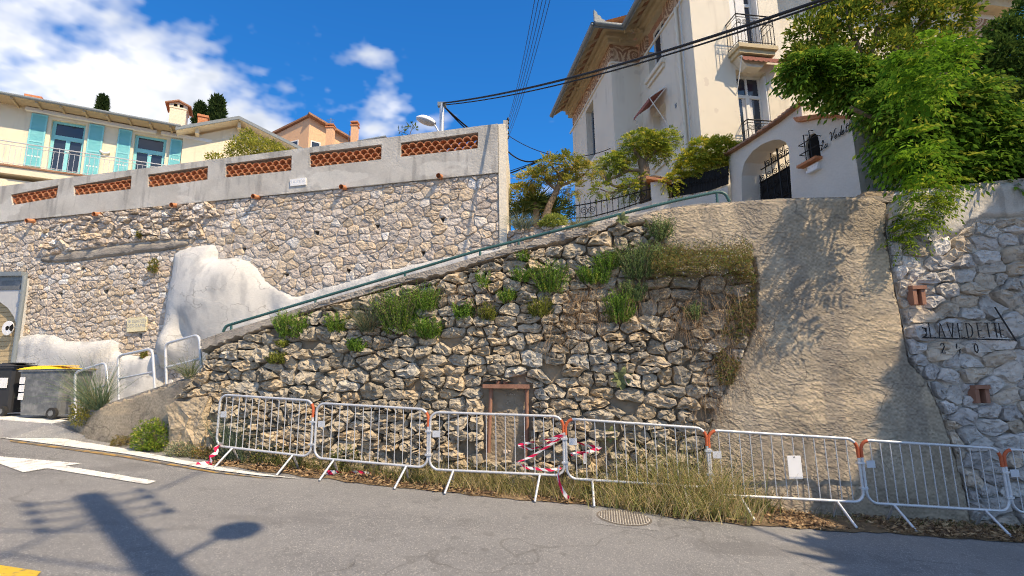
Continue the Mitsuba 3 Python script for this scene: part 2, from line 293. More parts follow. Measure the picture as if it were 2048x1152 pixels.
def stone_mesh(g, gap, proud, rng, rough, mapf, round_=.25, nb=13, tilt=.25):
    size = math.sqrt(g.area)
    q = g.buffer(-gap); q = max(geoms(q), key=lambda r: r.area, default=None)
    if q is None: return None
    r = round_ * size * .5; s = q.buffer(-r).buffer(r * .92); s = max(geoms(s), key=lambda t: t.area, default=q)
    ext = s.exterior; ring = V([ext.interpolate(k / nb, True).coords[0] for k in range(nb)]); c = V(s.centroid.coords[0])
    if not s.contains(Point(c)): c = V(s.representative_point().coords[0])
    ring = c + (ring - c) * (1 + rng.uniform(-.07, .07, (nb, 1)) * rough)
    lev = [(1.05, -.06), (1.0, proud * .40), (.93, proud * .88), (.64, proud * 1.02), (.30, proud * 1.06)]
    tx, ty = rng.uniform(-tilt, tilt, 2) * proud / size * 1.6
    vs, ds = [], []
    for k, (sc, d) in enumerate(lev):
        w = c + (ring - c) * sc + (rng.normal(0, .035, ring.shape) * size * rough * (k > 0))
        vs.append(w); ds.append(d + (((w - c) @ V([tx, ty])) + rng.normal(0, .16, nb) * proud * rough) * (k > 0))
    vs.append(c[None]); ds.append(V([proud * (1.1 + rng.normal(0, .15) * rough)]))
    a = np.vstack(vs); d = np.concatenate(ds); f = []; L = len(lev)
    for i in range(L - 1):
        for j in range(nb):
            k = (j + 1) % nb; f += [[i * nb + j, i * nb + k, (i + 1) * nb + k], [i * nb + j, (i + 1) * nb + k, (i + 1) * nb + j]]
    f += [[(L - 1) * nb + j, (L - 1) * nb + (j + 1) % nb, L * nb] for j in range(nb)]
    return tm(mapf(a[:, 0], a[:, 1], d), f)
def lay_stones(owner, polys, m, gap, proud, rough, mapf, seed, most=300, nb=13, round_=.25, name='stone', small='small_stone', dfun=None, tilt=.25):
    rng = np.random.default_rng(seed); polys = sorted(polys, key=lambda g: -g.area); rest, ruv = [], []
    for g in polys:
        pr = proud * rng.uniform(.6, 1.4); off = dfun(*g.centroid.coords[0]) if dfun else 0.0
        ms = stone_mesh(g, gap * rng.uniform(.7, 1.5), pr, rng, rough, lambda a, b, d: mapf(a, b, d + off), round_, nb, tilt)
        if ms is None: continue
        uv = np.tile(rng.uniform(0, 1, (1, 2)), (len(ms.vertices), 1))
        if _count.get(owner + '__' + name, 0) < most: add(name, ms, m, owner, False, uv=uv)
        else: rest.append(ms); ruv.append(uv)
    if rest: labels[add(small, cat(rest), m, owner, False, uv=np.vstack(ruv))] = {'kind': 'stuff'}
# leaves: many small folded faces with a colour of their own
def leaf_faces(pos, axis, side, length, width, fold=.25):
    n = len(pos); length, width = np.broadcast_to(length, n)[:, None], np.broadcast_to(width, n)[:, None]
    axis = axis / (np.linalg.norm(axis, axis=1, keepdims=True) + 1e-9); side = side - axis * (side * axis).sum(1, keepdims=True); side /= np.linalg.norm(side, axis=1, keepdims=True) + 1e-9
    up = np.cross(axis, side)
    v = np.stack([pos, pos + axis * length * .45 + side * width * .5 + up * width * fold, pos + axis * length, pos + axis * length * .45 - side * width * .5 + up * width * fold], 1).reshape(-1, 3)
    b = np.arange(n)[:, None] * 4; f = np.concatenate([b + [0, 1, 2], b + [0, 2, 3]], 0)
    return v, f
def tone(n, rng, a, b, c=None, pc=.1, per=4):
    t = rng.uniform(0, 1, (n, 1)); col = V(a) * (1 - t) + V(b) * t
    if c is not None: col = np.where(rng.uniform(0, 1, (n, 1)) < pc, V(c) * rng.uniform(.7, 1.2, (n, 1)), col)
    return np.repeat(col * rng.uniform(.8, 1.2, (n, 1)), per, 0)
def add_leaves(name, v, f, col, parent=None, m='m_leaf'): return add(name, tm(v, f), m, parent, False, color=np.clip(col, 0, 1))
def rnd(n, rng): q = rng.normal(0, 1, (n, 3)); return q / np.linalg.norm(q, axis=1, keepdims=True)
def blob_points(blobs, n, rng, shell=.55):
    """Points through ellipsoids (centre, radii), denser near their skin."""
    vol = V([np.prod(b[1]) ** (2 / 3) for b in blobs]); idx = rng.choice(len(blobs), n, p=vol / vol.sum())
    c, r = V([b[0] for b in blobs])[idx], V([b[1] for b in blobs])[idx]; d = rnd(n, rng); rad = rng.uniform(shell, 1.0, (n, 1)) ** .7
    lump = .75 + .5 * meshkit.fbm((c + d * r) * 2.2, 3, 5)[:, None]
    return c + d * r * rad * lump, d
def crown(name, blobs, n, L, W, cols, seed, parent=None, up=.35, shell=.5, gap=0.0):
    rng = np.random.default_rng(seed); p, d = blob_points(blobs, n, rng, shell); keep = meshkit.fbm(p * 2.5, 2, 8) + .08 * (rng.uniform(0, 1, len(p)) - .5) > gap; p, d = p[keep], d[keep]; n = len(p)
    ax = d * .8 + rnd(n, rng) * .8 + V([0, 0, up]); v, f = leaf_faces(p, ax, rnd(n, rng), L * rng.uniform(.7, 1.3, n), W * rng.uniform(.7, 1.3, n))
    return add_leaves(name, v, f, tone(n, rng, *cols), parent)
def sprays(name, blobs, n, cols, seed, parent=None, leaflets=9, L=.075, W=.026, stem=.32, droop=.9, shell=.6, gap=.0):
    rng = np.random.default_rng(seed); p, d = blob_points(blobs, n, rng, shell); keep = meshkit.fbm(p * 2.3, 2, 3) + .10 * (rng.uniform(0, 1, len(p)) - .5) > gap; p, d = p[keep], d[keep]; n = len(p)
    ax = d * .9 + rnd(n, rng) * .5 + V([0, 0, .25]); ax /= np.linalg.norm(ax, axis=1, keepdims=True)
    sd = np.cross(ax, V([0, 0, 1.0]) + rnd(n, rng) * .3); sd /= np.linalg.norm(sd, axis=1, keepdims=True) + 1e-9
    ln = stem * rng.uniform(.6, 1.2, (n, 1)); P, A, S, C = [], [], [], []; base = tone(n, rng, *cols, per=1)
    for k in range(leaflets):
        t = (k // 2 + 1) / (leaflets // 2 + 1); sg = 0 if k == leaflets - 1 else (1 if k % 2 else -1)
        if sg == 0: t = 1.0
        q = p + ax * ln * t - V([0, 0, 1.0]) * ln * droop * t * t * .6; tg = ax - V([0, 0, 1.0]) * droop * t * 1.1
        P.append(q); A.append(tg * (.55 if sg else 1) + sd * sg * .9 - V([0, 0, .25])); S.append(tg); C.append(base * rng.uniform(.9, 1.1, (n, 1)))
    P, A, S, C = map(np.vstack, (P, A, S, C)); m = len(P)
    v, f = leaf_faces(P, A, S, L * rng.uniform(.75, 1.25, m), W * rng.uniform(.8, 1.2, m), .12)
    return add_leaves(name, v, f, np.repeat(C, 4, 0), parent)
def blades(roots, dirs, length, width, droop, rng, seg=3):
    n = len(roots); length = np.broadcast_to(length, n)[:, None]; droop = np.broadcast_to(np.ravel(droop), n)[:, None]; dirs = dirs / np.linalg.norm(dirs, axis=1, keepdims=True)
    side = np.cross(dirs, rnd(n, rng)); side /= np.linalg.norm(side, axis=1, keepdims=True) + 1e-9; vs = []
    for k in range(seg + 1):
        t = k / seg; c = roots + dirs * length * t - V([0, 0, 1.0]) * length * droop * t * t; w = width * (1 - t * .85) * .5
        vs += [c + side * w, c - side * w]
    v = np.stack(vs, 1).reshape(-1, 3); b = np.arange(n)[:, None] * (2 * seg + 2); f = []
    for k in range(seg): f += [b + [2 * k, 2 * k + 1, 2 * k + 3], b + [2 * k, 2 * k + 3, 2 * k + 2]]
    return v, np.concatenate(f, 0), 2 * seg + 2

# ================================================================ the ground
def gsheet(name, pts, m, label, dz, step=None, kind='structure'):
    ms = []
    for g in geoms(Polygon(pts).buffer(0)):
        t, f = trimesh.creation.triangulate_polygon(g, engine='earcut'); ms.append(tm(np.c_[t, gz(t[:, 0], t[:, 1]) + dz], f))
    k = add(name, cat(ms), m); labels[k] = {'label': label, 'kind': kind}; return k
def gp(px, py): return ground(px, py)[:2]
_x = np.linspace(-1, 1, 61); _x = np.sign(_x) * np.abs(_x) ** 2 * 160
GX, GY = np.meshgrid(_x, _x); n_ = 61
GZ = gz(np.clip(GX, -60, 40), np.clip(GY, -60, 40))
f_ = [[i * n_ + j, i * n_ + j + 1, (i + 1) * n_ + j + 1] for i in range(n_ - 1) for j in range(n_ - 1)] + [[i * n_ + j, (i + 1) * n_ + j + 1, (i + 1) * n_ + j] for i in range(n_ - 1) for j in range(n_ - 1)]
struct('road', tm(np.c_[GX.ravel(), GY.ravel(), GZ.ravel()], f_), 'm_asphalt', 'grey asphalt street sloping up to the left past the walls', True)
def yw(x): return np.interp(x, [-14, -9.9, -7.26, -5.6, 1.0, 4.1, 12], [12.2, 10.25, 9.15, 8.55, 7.64, 7.27, 7.10])
TALL = Plane((-.25, 9.5), (1.012, -.195))
def ytall(x): return 9.5 - .1927 * (x + .25)
# pavement on the left, verge along the wall
pv = [gp(-120, 850), gp(0, 876), gp(60, 884), gp(250, 908), gp(430, 941), gp(470, 946)] + [(-4.4, 8.6), (-5.6, 8.8), (-7.26, 9.4), (-9.9, 10.5), (-14.5, 12.5)]
gsheet('pavement', pv, 'm_pavement', 'grey asphalt footway at the foot of the low ramp wall', .006)
rngv = np.random.default_rng(5)
vx = np.linspace(-4.75, 9.5, 90); edge = np.interp(vx, [-4.75, -3.5, -1.5, .2, 1.1, 2.0, 2.7, 4, 6, 9.5], [7.95, 7.62, 7.22, 6.98, 6.98, 6.62, 6.50, 6.46, 6.45, 6.4]) + rngv.normal(0, .035, 90)
gsheet('soil_verge', [*zip(vx, edge)] + [*zip(vx[::-1], yw(vx[::-1]) + .2)], 'm_soil', 'strip of dry soil between the barriers and the stone wall', .010)
# painted markings
gsheet('edge_line', [gp(0, 857), gp(108, 873), gp(112, 876), gp(250, 899), gp(430, 934), gp(520, 949), gp(600, 959), gp(520, 953), gp(430, 942), gp(250, 909), gp(58, 884), gp(0, 877), gp(-90, 862), gp(-90, 842)], 'm_white_paint', 'worn white line along the edge of the street, widening on the left', .014)
gsheet('ochre_line', [gp(20, 881), gp(250, 912), gp(430, 944), gp(560, 961), gp(430, 947), gp(250, 916), gp(20, 884)], 'm_ochre_paint', 'faded ochre line beside the white edge line', .009)
gsheet('road_arrow', [gp(-110, 905), gp(0, 914), gp(163, 928), gp(130, 933), gp(313, 963.5), gp(294, 970), gp(95, 938), gp(46, 946), gp(0, 929), gp(-110, 908)], 'm_white_paint', 'white arrow painted on the asphalt near the left edge', .010)
gsheet('yellow_mark', [gp(-60, 1126), gp(0, 1133), gp(82, 1146), gp(60, 1168), gp(-60, 1160)], 'm_yellow_paint', 'yellow paint mark on the asphalt in the lower left corner', .011)

# hillside behind the walls, and the ramp between them
hx = np.r_[np.linspace(-70, -14, 12), np.linspace(-13, 20, 45), np.linspace(22, 80, 12)]; hv = np.r_[0, .3, 1, 2, 4, 7, 12, 20, 40, 80, 140]
HX = np.repeat(hx[:, None], len(hv), 1); HY = ytall(np.clip(HX, -40, 14)) + .3 + hv[None, :]
lo = smoothstep_np = lambda a, b, x: (lambda t: t * t * (3 - 2 * t))(np.clip((x - a) / (b - a), 0, 1))
HZ = np.where(HX < -.3, 5.35, 4.35 + .12 * np.clip(HY - 9.5, 0, 8)) + np.clip(HY - 20, 0, 999) * .03
nv = len(hv); f_ = [[i * nv + j, (i + 1) * nv + j, (i + 1) * nv + j + 1] for i in range(len(hx) - 1) for j in range(nv - 1)] + [[i * nv + j, (i + 1) * nv + j + 1, i * nv + j + 1] for i in range(len(hx) - 1) for j in range(nv - 1)]
struct('hillside', tm(np.c_[HX.ravel(), HY.ravel(), HZ.ravel()], f_), 'm_earth', 'bare earth of the slope on which the houses stand', True)
class Front:
    def hit(s, px, py, d=0.0): p = hit(px, py, lambda x: yw(x) - d); return float(p[0]), float(p[2])
    def p(s, x, z, d=0.0):
        x, z, d = np.broadcast_arrays(*[np.asarray(v, float) for v in (x, z, d)]); k = (yw(x + .15) - yw(x - .15)) / .3; q = np.sqrt(1 + k * k)
        return np.stack([x + k / q * d, yw(x) - d / q, z], -1)
    def poly(s, pts, d=0.0): return Polygon([s.hit(*q, d) for q in pts]).buffer(0)
FR = Front()
TOPPX = [(404, 680), (440, 667), (530, 640), (628, 607), (712, 583), (817, 551), (900, 530), (950, 515), (1050, 487), (1180, 455), (1240, 441), (1290, 427), (1338, 416), (1400, 409), (1458, 405), (1587, 397), (1690, 395), (1740, 394)]
TOP = V([FR.hit(*q) for q in TOPPX]); TOP = np.vstack([TOP, [[12, TOP[-1, 1] + .12]]])
LOWPX = [(140, 838), (150, 832), (215, 806), (308, 776), (352, 762), (392, 748), (404, 742)]
LOW = V([FR.hit(*q) for q in LOWPX])
def ztop(x): return np.interp(x, TOP[:, 0], TOP[:, 1])
def zlow(x): return np.interp(x, LOW[:, 0], LOW[:, 1])
# ramp
rx = np.linspace(LOW[0, 0] - 3, 6.0, 60); x0c = TOP[0, 0]
rz = np.where(rx < x0c, np.maximum(zlow(np.minimum(rx, x0c)) - .02, gz(rx, yw(rx)) + .10), np.maximum(ztop(rx) - .75, LOW[-1, 1]))
rv = np.stack([np.c_[rx, yw(rx) + .2, rz], np.c_[rx, np.maximum(ytall(rx) + .3, yw(rx) + .5), rz]], 1).reshape(-1, 3)
struct('ramp', tm(rv, [q for i in range(59) for q in ([2 * i, 2 * i + 2, 2 * i + 3], [2 * i, 2 * i + 3, 2 * i + 1])]), 'm_cement', 'concrete footpath climbing between the low wall and the tall wall')

# ================================================================ the front retaining wall
W = thing('retaining_wall', 'weathered rubble retaining wall with sloping cement coping behind the crowd barriers', 'wall')
def band(zb, zt, d0, d1, xs):
    """A closed body along the front line between two height curves."""
    vs = []
    for x in xs: vs += [FR.p(x, zb(x), d0), FR.p(x, zt(x), d0), FR.p(x, zt(x), d1), FR.p(x, zb(x), d1)]
    f = []
    for i in range(len(xs) - 1):
        for a, b in ((0, 1), (1, 2), (2, 3), (3, 0)): f += [[4 * i + a, 4 * i + b, 4 * i + 4 + b], [4 * i + a, 4 * i + 4 + b, 4 * i + 4 + a]]
    e = 4 * len(xs) - 4; f += [[0, 1, 2], [0, 2, 3], [e, e + 1, e + 2], [e, e + 2, e + 3]]
    return tm(V(vs), f)
add('core', band(lambda x: gz(x, yw(x)) - .4, lambda x: ztop(x) - .06, -.20, -.48, np.linspace(TOP[0, 0] + .03, 11.8, 60)), 'm_earth', W)
COPX = [(404, 681)] + TOPPX[1:12] + [(1290, 428), (1262, 452), (1235, 446), (1180, 463), (1120, 489), (1060, 500), (1000, 516), (954, 532), (900, 549), (850, 562), (817, 568), (754, 583), (690, 603), (625, 624), (560, 648), (512, 664), (450, 688), (408, 708), (404, 742)]
rc = np.random.default_rng(2)
COPE = FR.poly([(a + rc.uniform(-3, 3) * (i > 12), b + rc.uniform(-4, 3) * (i > 12)) for i, (a, b) in enumerate(COPX)])
def d_cope(a, b, s): return np.where(s < .004, -.14, .035 + .03 * (meshkit.fbm(np.stack([a * 4, b * 4, a * 0], -1), 3) - .5) + .012 * np.minimum(s / .03, 1))
add('coping', surf(COPE, FR.p, d_cope, .05), 'm_coping', W, 35)
xs_ = np.linspace(TOP[0, 0], 11.8, 70)
add('coping_cap', band(lambda x: ztop(x) - .10, lambda x: ztop(x) - .001, .03, -.50, xs_), 'm_coping', W)
GROUNDF = lambda px: [q for q in px]
RUBPX = [(404, 742), (408, 712), (450, 691), (512, 667), (560, 651), (625, 627), (690, 606), (754, 586), (817, 571), (850, 565), (900, 552), (954, 535), (1000, 519), (1060, 503), (1120, 492), (1180, 466), (1235, 449), (1262, 455), (1300, 446), (1318, 452), (1330, 500), (1420, 505), (1505, 512), (1512, 560), (1508, 640), (1490, 700), (1462, 760), (1425, 830), (1405, 900), (1402, 1060), (1100, 1020), (700, 975), (440, 925), (342, 915), (340, 812), (352, 800), (392, 756)]
RUB = FR.poly(RUBPX)
LEDGE = FR.poly([(1290, 545), (1500, 545), (1500, 640), (1470, 660), (1340, 650), (1290, 600)])
lcx, lcz = LEDGE.centroid.coords[0]
def rub_off(x, z): return -.24 * math.exp(-((x - lcx) / .75) ** 2 - ((z - lcz) / .35) ** 2) + .05 * (meshkit.fbm(V([x * 1.1, z * 1.3, 0.0]), 3) - .5) * 2
def d_rub(a, b, s): return -.045 + .10 * (meshkit.fbm(np.stack([a * 4, b * 4, a * 0], -1), 3, 3) - .5) - .30 * np.exp(-((a - lcx) / .75) ** 2 - ((b - lcz) / .35) ** 2)
add('mortar', surf(RUB, FR.p, d_rub, .09), 'm_earth', W, True)
NICHE = FR.poly([(968, 766), (1062, 768), (1058, 920), (972, 915)])
rs = np.random.default_rng(11); rsub = RUB.difference(NICHE.buffer(.02))
BIG = FR.poly([(340, 800), (430, 790), (425, 920), (340, 915)])
c_low = cells(rsub.difference(BIG), .285, .158, rs, 0, .6, .92); c_low = [g for g in c_low if rs.uniform() > .05 or g.area > .06]; c_hi = []
lay_stones(W, c_low + c_hi + cells(BIG, .62, .85, rs, 0), 'm_stone_rubble', .007, .080, 1.45, FR.p, 21, 300, 12, .16, dfun=rub_off, tilt=.6)
# niche with two brown pipes and a lintel
add('niche_slab', surf(NICHE, FR.p, lambda a, b, s: -.15 + .02 * meshkit.noise(np.stack([a * 9, b * 9, a], -1)), .06), 'm_mortar', W, True)
nz = cells(NICHE.intersection(FR.poly([(1008, 775), (1065, 775), (1065, 925), (970, 925), (970, 832), (1005, 820)])).buffer(-.01), .17, .12, rs, 1)
lay_stones(W, nz, 'm_stone_tall', .012, .07, 1.2, lambda a, b, d: FR.p(a, b, d - .14), 5, 300, 9, name='niche_stone')
def fpt(px, py, d): x, z = FR.hit(px, py, d); return FR.p(x, z, d)
L0, L1 = fpt(967, 772, .06), fpt(1060, 773, .06); c = (L0 + L1) / 2
add('lintel', obox(c, (L1 - L0) / 2, V([.0, .075, 0]), V([0, 0, .030])), 'm_pipe', W)
for a, b in ((980, 905), (1055, 915)):
    add('pipe_post', tube([fpt(a + (3 if a < 1000 else -1), 777, .03), fpt(a, (777 + b) / 2, .035), fpt(a - 2, b, .04)], .029, 12), 'm_pipe', W, 40)
for q in (998, 1012): p_ = fpt(q, 765, .05); add('lintel_brick', obox(p_, V([.035, .01, .0]), V([0, .03, 0]), V([0, 0, .018])), 'm_pipe', W)
# roughcast patch
ROUPX = [(1258, 452), (1262, 440)] + TOPPX[11:17] + [(1740, 395), (1770, 410), (1768, 470), (1782, 560), (1800, 640), (1814, 720), (1850, 762), (1880, 830), (1898, 900), (1935, 1000), (1945, 1120), (1396, 1070), (1400, 900), (1420, 832), (1455, 764), (1486, 700), (1503, 640), (1508, 560), (1498, 518), (1420, 512), (1345, 510), (1322, 500), (1312, 455), (1290, 450)]
rr = np.random.default_rng(4)
ROU = FR.poly([(a + rr.uniform(-4, 4) * (i > 12), b + rr.uniform(-4, 4) * (i > 12)) for i, (a, b) in enumerate(ROUPX)])
def d_rou(a, b, s):
    q = np.stack([a * 16, b * 24, a * 0], -1); w = np.stack([a * 1.2, b * 1.6, a * 0 + 5], -1)
    return np.where(s < .004, -.16, .055 + .012 * (meshkit.fbm(q, 3, 2) - .5) + .05 * (meshkit.fbm(w, 3, 7) - .5) + .02 * np.minimum(s / .05, 1))
add('render_patch', surf(ROU, FR.p, d_rou, .032), 'm_roughcast', W, True)
# the low flank under the hoop rails
LOWP = Polygon([*map(tuple, LOW[1:]), (FR.hit(404, 742)[0] + .05, LOW[-1, 1]), FR.hit(352, 830), FR.hit(350, 930), FR.hit(200, 905), FR.hit(90, 890), FR.hit(100, 850)]).buffer(0)
LW = thing('low_wall', 'low brown cement flank wall climbing beside the footway under the grey hoop rails', 'wall')
add('face', surf(LOWP, FR.p, lambda a, b, s: np.where(s < .004, -.12, .02 + .03 * (meshkit.fbm(np.stack([a * 5, b * 5, a * 0], -1), 3) - .5)), .05), 'm_roughcast', LW, True)
add('cap', band(lambda x: zlow(x) - .3, lambda x: zlow(x) - .004, .0, -.26, np.linspace(LOW[1, 0], LOW[-1, 0], 12)), 'm_coping', LW)
# ================================================================ the rough stone wall on the right
SW = thing('stone_wall', 'rough grey rubble wall in leaf shade at the right end under the hanging creeper', 'wall')
RTPX = [(1772, 412), (1800, 380), (1900, 372), (1990, 362), (2120, 350), (2160, 1180), (1950, 1140), (1938, 1000), (1900, 900), (1884, 830), (1855, 765), (1818, 722), (1805, 640), (1786, 560), (1772, 470)]
RTP = FR.poly(RTPX); UPP = FR.poly([(1772, 412), (1800, 380), (1900, 372), (1990, 362), (2120, 350), (2130, 440), (1960, 440), (1900, 480), (1850, 450), (1790, 470)])
add('mortar', surf(RTP, FR.p, lambda a, b, s: .0 + .05 * (meshkit.fbm(np.stack([a * 3, b * 3, a * 0], -1), 3, 3) - .5), .08), 'm_mortar', SW, True)
add('core', band(lambda x: ztop(x) - .5, lambda x: ztop(x) + .12, -.1, -.5, np.linspace(5.45, 11.8, 12)), 'm_earth', SW)
rs2 = np.random.default_rng(31); VENTS = [(1832, 593, 20, 34), (1957, 790, 24, 32)]
VB = unary_union([FR.poly([(a - w * .6, b - h * .6), (a + w * .6, b - h * .6), (a + w * .6, b + h * .6), (a - w * .6, b + h * .6)]) for a, b, w, h in VENTS])
lay_stones(SW, cells(RTP.difference(UPP).difference(VB).intersection(sbox(-9, -1, 9.6, 9)), .30, .20, rs2, 0, .55, .5), 'm_stone_right', .008, .075, 1.1, FR.p, 41, 300, 11, .12, tilt=.7)
add('upper_render', surf(UPP, FR.p, lambda a, b, s: np.where(s < .004, -.1, .06 + .05 * (meshkit.fbm(np.stack([a * 3, b * 3, a * 0], -1), 3) - .5)), .07), 'm_cement', SW, True)
for a, b, w, h in VENTS:
    for q in (-.42, .42): p0, p1 = fpt(a + q * w - 1, b - h * .42, .09), fpt(a + q * w + 3, b + h * .5, .09); add('vent_brick', obox((p0 + p1) / 2, V([.028, 0, 0]), V([0, .06, 0]), (p1 - p0) / 2), 'm_pipe', SW)
    p0 = fpt(a, b - h * .5, .10); add('vent_brick', obox(p0, V([.095, -.01, 0]), V([0, .07, 0]), V([0, 0, .026])), 'm_pipe', SW)

# ================================================================ the tall terrace wall
TW = thing('terrace_wall', 'tall pale stone wall with a cement parapet of terracotta tile grilles', 'wall')
tp = TALL.poly
t_r = TALL.hit(997, 300)[0]
topL, topR = TALL.hit(0, 375), TALL.hit(997, 250); botL, botR = TALL.hit(0, 446), TALL.hit(997, 347)
def lerpz(a, b, t): return a[1] + (b[1] - a[1]) * (t - a[0]) / (b[0] - a[0])
tl = TALL.hit(-140, 400)[0]
PAR = Polygon([(tl, lerpz(botL, botR, tl)), (t_r, lerpz(botL, botR, t_r)), (t_r, lerpz(topL, topR, t_r)), (tl, lerpz(topL, topR, tl))])
OPX = [((27, 391), (122, 372), (118, 397), (30, 412)), ((152, 373), (268, 353), (266, 380), (153, 393)), ((300, 351), (420, 334), (419, 361), (300, 377)), ((455, 330), (587, 313), (586, 343), (454, 357)), ((622, 308), (766, 291), (765, 321), (623, 337)), ((804, 288), (958, 267), (957, 299), (803, 316))]
OPEN = [tp(q) for q in OPX]
add('parapet', slab(TALL, PAR.difference(unary_union(OPEN)), .06, -.16), 'm_cement', TW)
add('parapet_return', slab(Plane((TALL.p(t_r, 0, .055)[0], TALL.p(t_r, 0, .055)[1]), (-.03, -1.0)), Polygon([(-2.6, 3.2), (-.004, 3.2), (-.004, lerpz(topL, topR, t_r) - .004), (-2.6, lerpz(topL, topR, t_r) + .02)]), -.012, -.16), 'm_plaster', TW)
for o in OPEN:                                                       # rows of half-round tiles, crowns up
    (x0, z0, x1, z1) = o.bounds; q = V(o.exterior.coords)[:4]; sl = (q[1, 1] - q[0, 1]) / (q[1, 0] - q[0, 0]); w = x1 - x0; nt = max(6, round(w / .172)); pw = w / nt; R_ = pw * .53
    zb = lambda t: min(q[2, 1], q[3, 1]) + (0 if q[3, 0] > q[2, 0] else 1) * 0 + sl * 0
    bl = q[np.lexsort((q[:, 1], q[:, 0]))]; lo_l = min(bl[0, 1], bl[1, 1]); hi_l = max(bl[0, 1], bl[1, 1]); lo_r = min(bl[2, 1], bl[3, 1])
    s_ = (lo_r - lo_l) / w; H_ = hi_l - lo_l; k = 0; row = 0; pitch = pw * .60
    while row * pitch < H_ - R_ * .45:
        for i in range(nt + (row % 2)):
            tc = x0 + (i + .5 - .5 * (row % 2)) * pw; zc = lo_l + s_ * (tc - x0) + row * pitch + .004
            a0, a1 = 0.0, math.pi
            if tc - R_ < x0 - .02: a1 = math.pi / 2
            if tc + R_ > x1 + .02: a0 = math.pi / 2
            an = np.linspace(a0, a1, 9); ro, ri = R_, R_ - .016; top = hi_l + s_ * (tc - x0) - .01
            ring = np.r_[np.c_[tc + ro * np.cos(an), np.minimum(zc + ro * np.sin(an), top)], np.c_[tc + ri * np.cos(an[::-1]), np.minimum(zc + ri * np.sin(an[::-1]), top - .014)]]
            m_ = len(ring); jd = .012 * math.sin(i * 7.1 + row * 3.3); v = np.vstack([TALL.p(ring[:, 0], ring[:, 1], .035 + jd), TALL.p(ring[:, 0], ring[:, 1], -.15)])
            f = [g for j in range(m_) for g in ([j, (j + 1) % m_, (j + 1) % m_ + m_], [j, (j + 1) % m_ + m_, j + m_])]
            for j in range(8): b_ = m_ - 1 - j; f += [[j, j + 1, b_ - 1], [j, b_ - 1, b_], [j + m_, j + 1 + m_, b_ - 1 + m_], [j + m_, b_ - 1 + m_, b_ + m_]]
            add('claustra_tile', tm(v, f), 'm_terracotta', TW, uv=np.tile([[(i * .37 + row * .61) % 1, .5]], (2 * m_, 1)))
        row += 1
for a, b in ((62, 441), (196, 428), (350, 410), (512, 393), (687, 374), (880, 352)):
    t, z = TALL.hit(a, b, .1); add('drain_pipe', tube([TALL.p(t, z + .02, -.05), TALL.p(t, z, .06), TALL.p(t, z - .03, .20)], .05, 14, False), 'm_terracotta', TW, 40)
# stonework: coursed small stones below, larger ones on the right, a cement band between
base_z = 1.2
STN = Polygon([TALL.hit(44, 560), (TALL.hit(30, 730)[0], base_z), (t_r, 2.6), (t_r, lerpz(botL, botR, t_r) - .004), (tl, lerpz(botL, botR, tl) - .004), TALL.hit(-140, 545)]).buffer(0)
BANDP = tp([(70, 519), (150, 502), (250, 489), (330, 481), (372, 478), (385, 490), (350, 500), (250, 512), (150, 525), (90, 527)])
HOLES = [(85, 543), (166, 540), (251, 534), (121, 590), (212, 585), (268, 581), (281, 672), (634, 467), (755, 454), (885, 440), (846, 507), (488, 500), (697, 543), (573, 552)]
holes = unary_union([tp([(a - 5, b - 5), (a + 6, b - 6), (a + 1, b + 7)]) for a, b in HOLES])
add('mortar', slab(TALL, STN.difference(holes), -.003, -.30), 'm_mortar', TW)
RND = tp([(322, 740), (322, 692), (332, 662), (334, 610), (344, 560), (350, 505), (375, 495), (400, 490), (431, 487), (441, 504), (438, 517), (470, 514), (500, 521), (522, 540), (533, 560), (560, 578), (592, 592), (620, 584), (650, 573), (700, 561), (735, 549), (770, 536), (790, 537), (830, 526), (900, 511), (960, 500), (1010, 494), (1010, 560), (700, 640), (420, 745)])
RND2 = tp([(38, 705), (40, 672), (75, 667), (112, 669), (132, 680), (180, 682), (225, 677), (241, 684), (243, 705), (290, 712), (315, 706), (330, 712), (330, 850), (30, 850)])
rs3 = np.random.default_rng(51); whole = STN.difference(RND.buffer(-.03)).difference(RND2.buffer(-.03)).difference(BANDP).difference(holes).intersection(sbox(-14, 0, 2, 9))
PLQ = tp([(261, 636), (297, 635), (296, 663), (259, 665)])
RIGHTP = tp([(400, 440), (1000, 340), (1010, 700), (500, 700), (430, 520)])
ZB = tp([(90, 455), (200, 425), (420, 405), (450, 440), (440, 480), (370, 478), (250, 488), (90, 516)])
A_ = cells(whole.intersection(RIGHTP), .215, .172, rs3, 0, .5, .5); B_ = cells(whole.difference(RIGHTP).intersection(ZB), .25, .14, rs3, 0, .5, .7); C_ = cells(whole.difference(RIGHTP).difference(ZB).difference(PLQ), .19, .118, rs3, 0, .5, .75)
lay_stones(TW, B_, 'm_stone_tall', .008, .07, 1.2, TALL.p, 61, 300, 11, .15, name='proud_stone', tilt=.6)
lay_stones(TW, A_, 'm_stone_tall', .007, .026, .9, TALL.p, 62, 300, 11, .10, tilt=.5)
lay_stones(TW, C_, 'm_stone_tall', .007, .026, .9, TALL.p, 63, 300, 10, .18, name='coursed_stone', small='coursed_small_stone', tilt=.4)
add('cement_band', surf(BANDP, TALL.p, lambda a, b, s: np.where(s < .004, -.05, .045 + .02 * meshkit.noise(np.stack([a * 20, b * 20, a], -1))), .05), 'm_coping', TW, True)
def gss(a, b, px, py, ra, rb): t, z = TALL.hit(px, py); return np.exp(-((a - t) / ra) ** 2 - ((b - z) / rb) ** 2)
